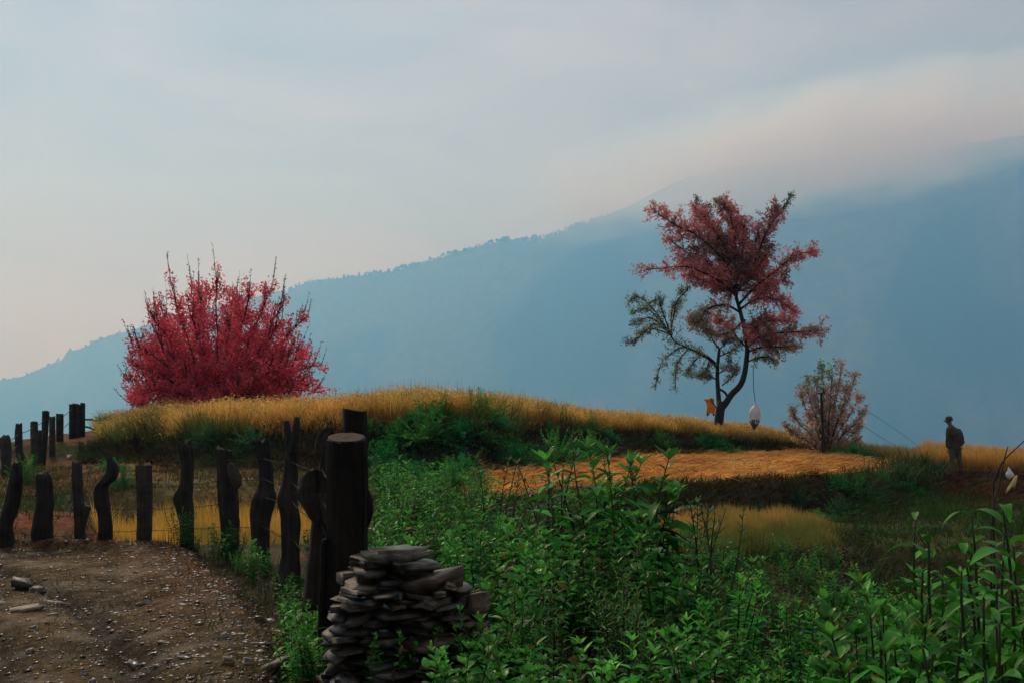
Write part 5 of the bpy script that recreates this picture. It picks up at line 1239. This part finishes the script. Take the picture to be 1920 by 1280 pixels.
for dz in (-1, 1):                         # upper crown, near and far side
    D = .9 * dz
    limb([(1380, 555, 0), (1350, 528, D * .5), (1320, 512, D), (1285, 500, D), (1212, 506, D * 1.1)], .055, 26, .55, lR, .15)
    limb([(1378, 510, 0), (1345, 475, D * .6), (1305, 440, D), (1270, 424, D), (1226, 396, D * 1.1)], .055, 30, .62, lR, .2)
    limb([(1379, 530, 0), (1360, 470, D * .5), (1335, 425, D), (1310, 395, D)], .05, 26, .6, lR, .2)
    limb([(1377, 500, 0), (1378, 450, D * .5), (1370, 410, D * .7), (1362, 385, D * .7)], .05, 26, .6, lR, .2)
    limb([(1384, 545, 0), (1412, 500, D * .5), (1435, 440, D), (1460, 395, D)], .055, 30, .62, lR, .2)
    limb([(1386, 570, 0), (1420, 535, D * .5), (1455, 508, D), (1490, 480, D), (1522, 472, D)], .05, 24, .5, lR, .15)
    limb([(1388, 580, 0), (1420, 560, D * .5), (1455, 562, D), (1488, 582, D)], .045, 22, .5, lR, .05)
    limb([(1386, 585, 0), (1360, 572, D * .6), (1325, 580, D), (1310, 605, D), (1300, 600, D)], .045, 24, .5, lM, .05)
    limb([(1402, 650, 0), (1425, 632, D * .6), (1460, 625, D), (1500, 622, D), (1540, 620, D)], .05, 26, .5, lR if dz > 0 else lM, .05)
    limb([(1401, 660, 0), (1430, 650, D * .6), (1465, 650, D * 1.1), (1490, 648, D)], .04, 20, .45, lM, -.05)
    limb([(1400, 655, 0), (1408, 630, D * .5), (1430, 605, D), (1470, 600, D)], .04, 20, .45, lR, .1)
    limb([(1399, 680, 0), (1415, 672, D * .5), (1440, 668, D * .6), (1448, 676, D * .6)], .03, 12, .35, lG, -.1)
    limb([(1396, 600, 0), (1370, 622, D * .6), (1340, 628, D), (1318, 610, D)], .035, 16, .4, lM, .05)
for k in range(22):                        # filling branches between the main limbs
    tx, ty = ((1250, 445), (1275, 480), (1300, 465), (1325, 400), (1340, 450), (1395, 420), (1410, 470), (1440, 470), (1425, 420), (1300, 420), (1365, 440), (1450, 540), (1330, 505), (1475, 520), (1400, 500), (1345, 540), (1290, 515), (1430, 600), (1460, 640), (1350, 600), (1425, 500), (1385, 400))[k]
    d = r.uniform(-1.1, 1.1)
    limb([(1379, 545, 0) if ty < 560 else (1398, 650, 0), ((1380 + tx) / 2 + 4, (560 + ty) / 2 - 4 if ty < 560 else (650 + ty) / 2 - 6, d * .6), (tx, ty, d)], .03, 22, .58, lR, .15, 0, .8, (.3, 1.0))
limb([(1376, 470, .1), (1372, 430, 0), (1352, 395, 0), (1348, 372, 0)], .03, 10, .25, lG, .3)
limb([(1440, 430, .2), (1462, 400, .2), (1483, 366, .2)], .025, 10, .16, lG, .3, frac=(.5, 1))
limb([(1310, 410, 0), (1306, 388, 0), (1306, 372, 0)], .02, 7, .16, lG, .3)
# lower, grey green side
lowL = limb([(1346, 688, .3), (1330, 672, .2), (1314, 663, .1), (1290, 652, -.1), (1265, 640, -.2), (1252, 618, -.3)], .075, 26, .5, lG, .1)
for ex, ey, d in ((1186, 560, 0), (1192, 582, .3), (1190, 603, -.3), (1180, 640, .1), (1200, 622, .5), (1278, 545, 0), (1262, 572, .4), (1222, 565, -.4)):
    limb([(1258, 628, -.2), ((1258 + ex) / 2, (620 + ey) / 2 - 14, d), (ex + 12, ey - 3, d), (ex - 4, ey + 4, d)], .025, 15, .24, lG, .0, frac=(.15, 1))
for pts in ([(1282, 648, 0), (1262, 660, .2), (1240, 680, .3), (1228, 728, .3)], [(1290, 655, -.1), (1275, 672, -.2), (1268, 690, -.2), (1266, 722, -.2)], [(1314, 663, 0), (1300, 680, .2), (1290, 696, .2), (1300, 700, .3)], [(1330, 672, .2), (1325, 692, .3), (1318, 700, .4)]):
    limb(pts, .022, 14, .22, lG, -.25)
for pts in ([(1349, 653, .4), (1338, 640, .3), (1330, 620, .3), (1322, 600, .3)], [(1349, 655, .4), (1362, 640, .5), (1372, 630, .5)], [(1346, 700, .3), (1362, 690, .2), (1366, 672, .2)], [(1344, 712, .3), (1330, 704, .3), (1312, 702, .4)], [(1354, 722, .1), (1372, 706, .1), (1382, 686, .1)], [(1348, 668, .4), (1376, 655, .3), (1392, 640, .3)]):
    limb(pts, .025, 13, .3, lG, .1)
V, F, _ = cat_geo(pb); obj('trunk', mesh('trunk', V, F, M_BARK, smooth=True), tree)
V, F, C = cat_geo(lv); obj('crown', mesh('crown', V, F, M_BLOSSOM, C), tree)['label'] = 'rusty red upper foliage'
V, F, C = cat_geo(lg); obj('crown', mesh('crown', V, F, M_SHRUB, C), tree)['label'] = 'sparse grey green lower foliage'
tag(tree, 'tall crooked tree with rusty red top and a forked dark trunk', 'tree')

# --- small budding tree
r = np.random.default_rng(640)
TY = 38.0; sb = P(1550, 858, TY); sb[2] = HZ(sb[0], TY) - .05
small = empty('small_tree', sb); pb, lv = [], []
def cS(pp, n):
    up_ = sm(pp[:, 2], 1.9, 2.9)
    c_ = np.where(r.random((n, 1)) < .5, np.array([.66, .38, .34]), np.array([.34, .36, .20])) * r.uniform(.6, 1.4, (n, 1))
    return mixc(c_, np.array([.28, .42, .16]), up_ * (pp[:, 0] < .35))
lS = leaf_fn(cS, 27, .09, lv)
for k, (x, y) in enumerate(((1542, 684), (1577, 684), (1603, 702), (1560, 690), (1512, 715), (1500, 730), (1475, 800), (1485, 770), (1610, 740), (1618, 770), (1612, 800), (1525, 740), (1590, 725), (1520, 780), (1495, 812), (1608, 825), (1568, 720), (1550, 730), (1580, 770), (1530, 715))):
    D = r.uniform(-.9, .9)
    q = spline(np.array([P(1550 + (x - 1550) * .05, 860, TY), P(1550 + (x - 1550) * .35, 850 - (850 - y) * .35, TY + D * .4), P(1550 + (x - 1550) * .8, 850 - (850 - y) * .72, TY + D * .9), P(x, y, TY + D)]) - sb, 12)
    pb.append(tube(q, np.linspace(.03, .008, 12), 5, cap=False)); twig_cloud(r, q, 15, .34, .4, pb, lS, .008, (.22, 1.0), .45, .1)
V, F, _ = cat_geo(pb); obj('trunk', mesh('trunk', V, F, M_BARK, smooth=True), small)
V, F, C = cat_geo(lv); obj('crown', mesh('crown', V, F, M_BLOSSOM, C), small)
tag(small, 'small upright tree with pinkish brown buds behind the thin pole', 'tree')
# ================================================================== things hung on the tree, pole, wires
rope_top = P(1412, 684, 38.6)
sk = empty('hanging_sack', P(1414, 806, 38.6)); so = np.array(sk.location)
def lathe(prof, n=22, crumple=.05, seed=0, flat=.8):
    V, f = [], []
    for i, (rr_, z) in enumerate(prof):
        for k in range(n):
            a = 2 * math.pi * k / n
            j = 1 + crumple * (mnoise.noise(Vector((math.cos(a) * 2.5, math.sin(a) * 2.5, z * 4 + seed))) * 2 + .5 * math.sin(a * 5 + z * 6))
            V.append((rr_ * j * math.cos(a), rr_ * j * math.sin(a) * flat, z))
    m = len(prof)
    for i in range(m - 1):
        for k in range(n):
            a, b = i * n + k, i * n + (k + 1) % n
            f += [(a, b, b + n), (a, b + n, a + n)]
    V += [(0, 0, prof[0][1]), (0, 0, prof[-1][1])]
    for k in range(n):
        f += [((k + 1) % n, k, m * n), ((m - 1) * n + k, (m - 1) * n + (k + 1) % n, m * n + 1)]
    return np.array(V), np.array(f)
M_SACK = mat_plain('white_plastic_sack', (.72, .74, .76), .5, .4, .12, 5, .4, .15)
M_SACKD = mat_plain('dark_sack_bottom', (.075, .085, .075), .6, .3, .5, 8, .5)
px = 38.6 / F_PX
prof = [(8.4, 15), (9.2, 20), (9.6, 27), (9.4, 33), (8.6, 38), (6.5, 42.5), (3.4, 46), (1.6, 48), (2.6, 50), (1.2, 52)]
V, F = lathe([(a * px, b * px) for a, b in prof], 24, .17, 2)
V[:, 0] += V[:, 2] * .07 - np.where(V[:, 2] < 22 * px, 0, 0)
V[:, 2] -= np.where(V[:, 2] < 22 * px, (V[:, 0] > 0) * .04 + .03 * np.sin(V[:, 0] * 30), 0)
obj('sack_body', mesh('sack_body', V, F, M_SACK, smooth=True), sk)
V, F = lathe([(a * px, b * px) for a, b in [(.6, 0), (3, 4), (6, 10), (8.6, 15), (9.3, 18), (8.5, 21)]], 20, .06, 5)
V[:, 0] += V[:, 2] * .07; obj('sack_bottom', mesh('sack_bottom', V, F, M_SACKD, smooth=True), sk)
V, F, _ = tube(np.array([so + (.07 * 50 * px, 0, 48 * px), P(1413, 730, 38.6), rope_top]) - so, .012, 6); obj('rope', mesh('rope', V, F, M_WIRE), sk)
V, F, _ = tube(np.array([(0, 0, .02), (-.02, 0, -.12), (-.015, .01, -.24)]), .006, 5); obj('tail_string', mesh('tail_string', V, F, M_SACK), sk)
tag(sk, 'white sack with dark bottom hanging on a rope from the tall tree', 'sack')

cl = empty('orange_cloth', P(1332, 776, 38.7)); co = np.array(cl.location); cpx = 38.7 / F_PX
nx, nz = 11, 15; V = []
for side in (0, 1):
    for j in range(nz):
        for i in range(nx):
            s_, t_ = i / (nx - 1), j / (nz - 1)
            x_ = (s_ - .5) * 15 * (1 + .08 * math.sin(t_ * 7)) + 1.2 * math.sin(t_ * 4) - (3 * (1 - s_) * (t_ > .9))
            z_ = t_ * 29 - 2 * math.sin(s_ * 6 + 1) * (1 - t_) + (s_ - .5) * 2
            V.append((x_ * cpx, .03 * math.sin(s_ * 9 + t_ * 3) + .02 * math.sin(t_ * 11) + side * .006, z_ * cpx))
F = []
o_ = nx * nz
for j in range(nz - 1):
    for i in range(nx - 1):
        a = j * nx + i
        F += [(a, a + 1, a + nx + 1, a + nx), (o_ + a, o_ + a + nx, o_ + a + nx + 1, o_ + a + 1)]
for i in range(nx - 1):
    F += [(i, o_ + i, o_ + i + 1, i + 1), ((nz - 1) * nx + i, (nz - 1) * nx + i + 1, o_ + (nz - 1) * nx + i + 1, o_ + (nz - 1) * nx + i)]
for j in range(nz - 1):
    F += [(j * nx, j * nx + nx, o_ + j * nx + nx, o_ + j * nx), (j * nx + nx - 1, o_ + j * nx + nx - 1, o_ + j * nx + 2 * nx - 1, j * nx + 2 * nx - 1)]
M_ORANGE = mat_plain('orange_fabric', (.72, .28, .05), .7, .2, .18, 6, .3, .3)
obj('cloth_sheet', mesh('cloth_sheet', np.array(V), np.array(F), M_ORANGE, smooth=True), cl)
V, F, _ = tube(PA([(1343, 764, 38.72), (1337, 755, 38.7), (1332.5, 745, 38.68)]) - co, [.028, .022, .014], 6); obj('hanger_branch', mesh('hanger_branch', V, F, M_BARK), cl)
for dx in (-5.5, 6): 
    V, F, _ = tube(np.array([(dx * cpx, .01, .02), (dx * cpx + .01, .012, -.03), (dx * cpx, .01, -.06)]), [.03, .035, .012], 6); obj('tie_end', mesh('tie_end', V, F, M_BARK), cl)
tag(cl, 'orange cloth hung on a twig beside the tall tree trunk', 'cloth')

M_POLE = mat_wood('pole_wood', (.012, .010, .008), (.035, .028, .022))
pl = empty('pole', P(1543, 858, 36.8)); pl.location.z = HZ(pl.location.x, 36.8) - .05; plo = np.array(pl.location)
V, F, _ = tube(spline(PA([(1544, 862, 36.8), (1542.5, 800, 36.8), (1540, 735, 36.8)]) - plo, 8), np.linspace(.055, .042, 8), 8); obj('shaft', mesh('shaft', V, F, M_POLE, smooth=True), pl)
V, F, _ = tube(PA([(1533, 737, 36.76), (1540, 736.5, 36.74), (1547, 735, 36.76)]) - plo, [.025, .03, .028], 6); obj('crosspiece', mesh('crosspiece', V, F, M_POLE), pl)
tag(pl, 'thin dark wooden pole with a short crosspiece before the small tree', 'pole')
for k, (pts, lb) in enumerate((([(1546, 737, 36.8), (1600, 757, 44), (1650, 785, 52), (1715, 831, 64), (1770, 880, 78)], 'upper faint cable sloping down from the thin pole to the valley'), ([(1534, 738, 36.8), (1590, 778, 44), (1640, 812, 52), (1700, 850, 60), (1760, 905, 74)], 'lower faint cable sloping down from the thin pole to the valley'))):
    V, F, _ = tube(spline(PA(pts), 26), .008, 5); tag(obj('cable', mesh('cable', V, F, M_WIRE)), lb, 'cable', 'cables from the pole')

# stalks, white scrap and dry leaf by the picture edge
M_STALK = mat_plain('dark_stalk', (.03, .022, .014), .6, .3)
SY = 5.2
for pts, lb in (([(1858, 1010, SY), (1863, 946, SY), (1872, 912, SY), (1884, 857, SY), (1890, 836, SY)], 'thin dark upright stalk beside the white scrap'), ([(1862, 905, SY + .05), (1875, 874, SY + .03), (1887, 857, SY + .02), (1925, 822, SY)], 'thin dark stalk leaning out of the picture past the white scrap')):
    q = spline(PA(pts), 12); q = np.concatenate([[[q[0][0] - .02, q[0][1], HZ(q[0][0], SY)]], q]); V, F, _ = tube(q, np.linspace(.006, .0025, 13), 5); tag(obj('dry_stalk', mesh('dry_stalk', V, F, M_STALK)), lb, 'stalk')
def sheet(name, outline, Y, th, mat, bulge, label, cat):
    pts = PA([(a, b, Y) for a, b in outline]); c = pts.mean(0); n = len(pts)
    mid = pts * .55 + c * .45; mid[:, 1] -= bulge * .7; cc = c.copy(); cc[1] -= bulge
    Fv = np.concatenate([pts, mid, [cc]]); Bv = Fv + np.array([0, th, 0]); V = np.concatenate([Fv, Bv]); m = len(Fv); f = []
    for k in range(n):
        k2 = (k + 1) % n
        f += [(k, k2, n + k2), (k, n + k2, n + k), (n + k, n + k2, 2 * n), (m + k2, m + k, m + n + k2), (m + k, m + n + k, m + n + k2), (m + n + k2, m + n + k, m + 2 * n), (k, m + k, m + k2), (k, m + k2, k2)]
    return tag(obj(name, mesh(name, V, np.array(f), mat, smooth=True)), label, cat)
sheet('white_scrap', [(1891, 874), (1896, 881), (1901, 888), (1902, 891), (1898, 895), (1893, 898), (1888, 895), (1885.5, 890), (1886, 885), (1889, 882)], SY - .02, .002, mat_plain('white_scrap', (.62, .62, .58), .5, .3, .1), .012, 'small white plastic scrap caught on the thin upright stalk', 'scrap')
sheet('dry_leaf', [(1885, 925), (1889, 914), (1896, 903), (1904, 891), (1908, 890), (1906, 902), (1903, 914), (1898, 912), (1893, 917)], SY - .02, .002, mat_plain('dry_leaf_blade', (.50, .40, .16), .6, .3, .35), .012, 'pale yellow dry leaf hanging below the white scrap', 'leaf')
for pts, lb, mt in (([(1188, 819), (1197, 819.5)], 'thin white sliver on the dark bank before the tall tree', (.6, .58, .5)),):
    p = PA([(a, b, 35.6) for a, b in pts]); V, F, _ = tube(np.array([p[0], p.mean(0) + (0, 0, .02), p[1]]), .03, 6); tag(obj('pale_stick', mesh('pale_stick', V, F, mat_plain('pale_stick', mt, .6))), lb, 'stick')

# ================================================================== walking person
PY = 32.3
per = empty('person', P(1793, 880, PY)); po_ = np.array(per.location); per.location.z = HZ(per.location.x, PY); dzp = per.location.z - po_[2]
def J(x, y, d=0.0): return P(x, y, PY + d) - po_ + np.array([0, 0, 0])
def skin(name, chains, mat, parent, sub=2):
    """one continuous skinned surface grown from joint chains: [(point, (rx, ry)), ...] and branches by index"""
    vs_, es, rs = [], [], []
    for ch in chains:
        prev = ch[0]
        if not isinstance(prev, int):
            vs_.append(prev[0]); rs.append(prev[1]); prev = len(vs_) - 1
        for pnt, rad in ch[1:]:
            vs_.append(pnt); rs.append(rad); es.append((prev, len(vs_) - 1)); prev = len(vs_) - 1
    me_ = bpy.data.meshes.new(name); me_.from_pydata([tuple(v) for v in vs_], es, []); o = bpy.data.objects.new(name, me_); COL.objects.link(o)
    o.modifiers.new('skin', 'SKIN'); sk_ = me_.skin_vertices[0].data
    for i, rd in enumerate(rs):
        sk_[i].radius = rd if isinstance(rd, tuple) else (rd, rd)
    sk_[0].use_root = True
    ss = o.modifiers.new('sub', 'SUBSURF'); ss.levels = ss.render_levels = sub
    dg = bpy.context.evaluated_depsgraph_get(); dg.update()
    m2_ = bpy.data.meshes.new_from_object(o.evaluated_get(dg)); m2_.name = name
    bpy.data.objects.remove(o)
    for pl_ in m2_.polygons: pl_.use_smooth = True
    m2_.materials.clear(); m2_.materials.append(mat)
    return obj(name, m2_, parent)
M_SKIN = mat_plain('skin', (.15, .08, .05), .55, .3, .1, 8, 0)
M_JACKET = mat_plain('dark_jacket', (.058, .046, .035), .85, .15, .35, 5, .5)
M_TROUSER = mat_plain('brown_trousers', (.085, .066, .044), .85, .15, .35, 6, .5)
M_CAP = mat_plain('grey_brown_cap', (.07, .052, .038), .85, .1, .3, 10, .3)
M_SHOE = mat_plain('dark_shoe', (.015, .012, .01), .6, .3, .2, 10, 0)
def hand(wr, d, out):
    d = unit(d); s_ = unit(np.cross(d, [0, 1, .2])); pal = wr + d * .05
    ch = []
    for k, (o_, L_) in enumerate(((-.030, .062), (-.010, .074), (.010, .070), (.029, .055))):
        b_ = pal + s_ * o_ + d * .035; ch.append([(b_, .0095), (b_ + d * L_ * .5 + out * .006, .009), (b_ + d * L_ * .8 + out * .022, .0085), (b_ + d * L_ * .95 + out * .036, .007)])
    tb_ = pal - s_ * .032 - d * .01; ch.append([(tb_, .012), (tb_ - s_ * .02 + d * .03 + out * .01, .011), (tb_ - s_ * .018 + d * .055 + out * .018, .009)])
    return pal, ch
AX, BX = np.array([.8, .6, 0]), np.array([-.6, .8, 0])
def etube(secs, n=18):
    """closed tube of elliptical sections (centre, half width across the body, half depth)"""
    V, f = [], []
    for c, a, b in secs:
        for k in range(n):
            t_ = 2 * math.pi * k / n; V.append(c + AX * a * math.cos(t_) + BX * b * math.sin(t_))
    m = len(secs)
    for i in range(m - 1):
        for k in range(n):
            p, q = i * n + k, i * n + (k + 1) % n; f += [(p, q, q + n), (p, q + n, p + n)]
    V += [secs[0][0], secs[-1][0]]
    for k in range(n): f += [((k + 1) % n, k, m * n), ((m - 1) * n + k, (m - 1) * n + (k + 1) % n, m * n + 1)]
    return np.array(V), np.array(f), np.zeros(3)
def cloth(name, geos, mat, voxel=.014, it=6):
    V, F, _ = cat_geo(geos); o = bpy.data.objects.new(name, mesh(name, V, F)); COL.objects.link(o)
    rm = o.modifiers.new('rm', 'REMESH'); rm.mode = 'VOXEL'; rm.voxel_size = voxel
    sm_ = o.modifiers.new('sm', 'SMOOTH'); sm_.factor = .5; sm_.iterations = it
    dg = bpy.context.evaluated_depsgraph_get(); dg.update()
    m2_ = bpy.data.meshes.new_from_object(o.evaluated_get(dg)); m2_.name = name; bpy.data.objects.remove(o)
    for v in m2_.vertices:
        nz_ = mnoise.noise(Vector(v.co) * 9) * .010 + mnoise.noise(Vector((v.co.x * 8, v.co.y * 8, v.co.z * 22))) * .006
        v.co += v.normal * nz_
    for pl_ in m2_.polygons: pl_.use_smooth = True
    m2_.materials.clear(); m2_.materials.append(mat)
    return obj(name, m2_, per)
pel, sp1, che = J(1790, 831), J(1790, 820), J(1789, 807, .02)
nk, hd0, hd1, hd2 = J(1783, 797, .05), J(1780.5, 792, .08), J(1779, 786.5, .10), J(1779.4, 780.5, .10)
lsh, lel, lwr = J(1779.5, 802.5, -.11), J(1777.3, 820, -.15), J(1777.6, 837, -.11)
rsh, rel_, rwr = J(1798, 806.5, .11), J(1803, 818, .13), J(1804, 831, .08)
lhip, lkn, lan, lto = J(1785.5, 836, -.05), J(1786, 858, -.06), J(1788.5, 877, -.08), J(1784.5, 880.5, .06)
rhip, rkn, ran, rto = J(1794.5, 835, .05), J(1798, 857, .04), J(1801.5, 876, .02), J(1797.5, 879.5, .16)
pl1, hc1 = hand(lwr, np.array([.1, 0, -1.0]), np.array([-.3, .5, 0])); pl2, hc2 = hand(rwr, np.array([-.15, 0, -1.0]), np.array([-.3, .5, 0]))
body = skin('body', [
    [(pel, .09), (sp1, .09), (che, .09), (nk, .058), (hd0, .06), (hd1, (.08, .09)), (hd2, (.07, .078))],
    [2, (lsh, .045), (lel, .04), (lwr, .028), (pl1, (.036, .02))], [2, (rsh, .045), (rel_, .04), (rwr, .028), (pl2, (.036, .02))],
    [0, (lhip, .06), (lkn, .05), (lan, .036)], [0, (rhip, .06), (rkn, .05), (ran, .036)],
    [5, (hd1 + np.array([-.088, .04, -.015]), .014)]], M_SKIN, per)
for nm, chs in (('left', hc1), ('right', hc2)):
    for k, ch in enumerate(chs): skin('finger' if k < 4 else 'thumb', [ch], M_SKIN, body, 1)
bk = -BX * .03
cloth('jacket', [
    etube([(J(1790, 842), .20, .155), (J(1790, 838), .21, .165), (J(1790.5, 830), .205, .16), (J(1790.5, 820) + bk, .195, .15), (J(1789.5, 811) + bk * 1.5, .215, .155), (J(1788, 804) + bk, .215, .135), (J(1786, 799.5), .16, .11), (J(1783.5, 796.5), .09, .08), (J(1782, 794), .068, .066)]),
    tube(spline(np.array([J(1782, 802.5, -.06), lsh, lel, J(1777.6, 836, -.11)]), 12), np.interp(np.linspace(0, 1, 12), [0, .25, .6, 1], [.085, .086, .073, .066]), 12),
    tube(spline(np.array([J(1793, 806, .06), rsh, rel_, J(1804, 830, .085)]), 12), np.interp(np.linspace(0, 1, 12), [0, .25, .6, 1], [.085, .086, .073, .064]), 12)], M_JACKET)
cloth('trousers', [
    etube([(J(1790, 830), .15, .12), (J(1790, 836), .165, .135), (J(1790, 842), .165, .135), (J(1790, 847), .10, .10)]),
    tube(spline(np.array([lhip, J(1785, 846, -.06), lkn, J(1788.3, 875, -.08)]), 10), [.10, .105, .105, .10, .093, .087, .082, .078, .075, .072], 12),
    tube(spline(np.array([rhip, J(1796, 846, .05), rkn, J(1801.2, 873.5, .02)]), 10), [.10, .105, .105, .10, .093, .087, .082, .078, .075, .072], 12)], M_TROUSER)
for an, to in ((lan, lto), (ran, rto)):
    skin('shoe', [[(an, .05), (an * .6 + to * .4 + np.array([0, 0, -.02]), (.05, .045)), (to, (.042, .03))]], M_SHOE, per)
cc_ = hd1 + np.array([.012, 0, .035])
V, F = lathe([(.098, -.03), (.101, .01), (.096, .055), (.078, .088), (.042, .106), (.01, .110)], 20, .03, 1, 1.05); 
cap = obj('cap', mesh('cap', V, F, M_CAP, smooth=True), per, cc_); cap.rotation_euler = (.05, -.12, 0)
V = []; F = []
for i, rr_ in enumerate((.1, .135, .165)):
    for k in range(13):
        a = math.pi * (.5 + .12 + .76 * k / 12); V.append((math.cos(a) * rr_ * (1.0 if abs(k - 6) > 5 else 1.05), math.sin(a) * rr_ * .8, .004 - .018 * i)); 
nV = len(V); V += [(a, b, c - .008) for a, b, c in V]
for i in range(2):
    for k in range(12):
        a = i * 13 + k; F += [(a, a + 1, a + 14, a + 13), (nV + a, nV + a + 13, nV + a + 14, nV + a + 1)]
for k in range(12): F += [(26 + k, 26 + k + 1, nV + 27 + k, nV + 26 + k)]
obj('brim', mesh('brim', np.array(V), np.array(F), M_CAP, smooth=True), cap)
tag(per, 'person in dark jacket, brown trousers and cap stooping away on the ridge', 'person')
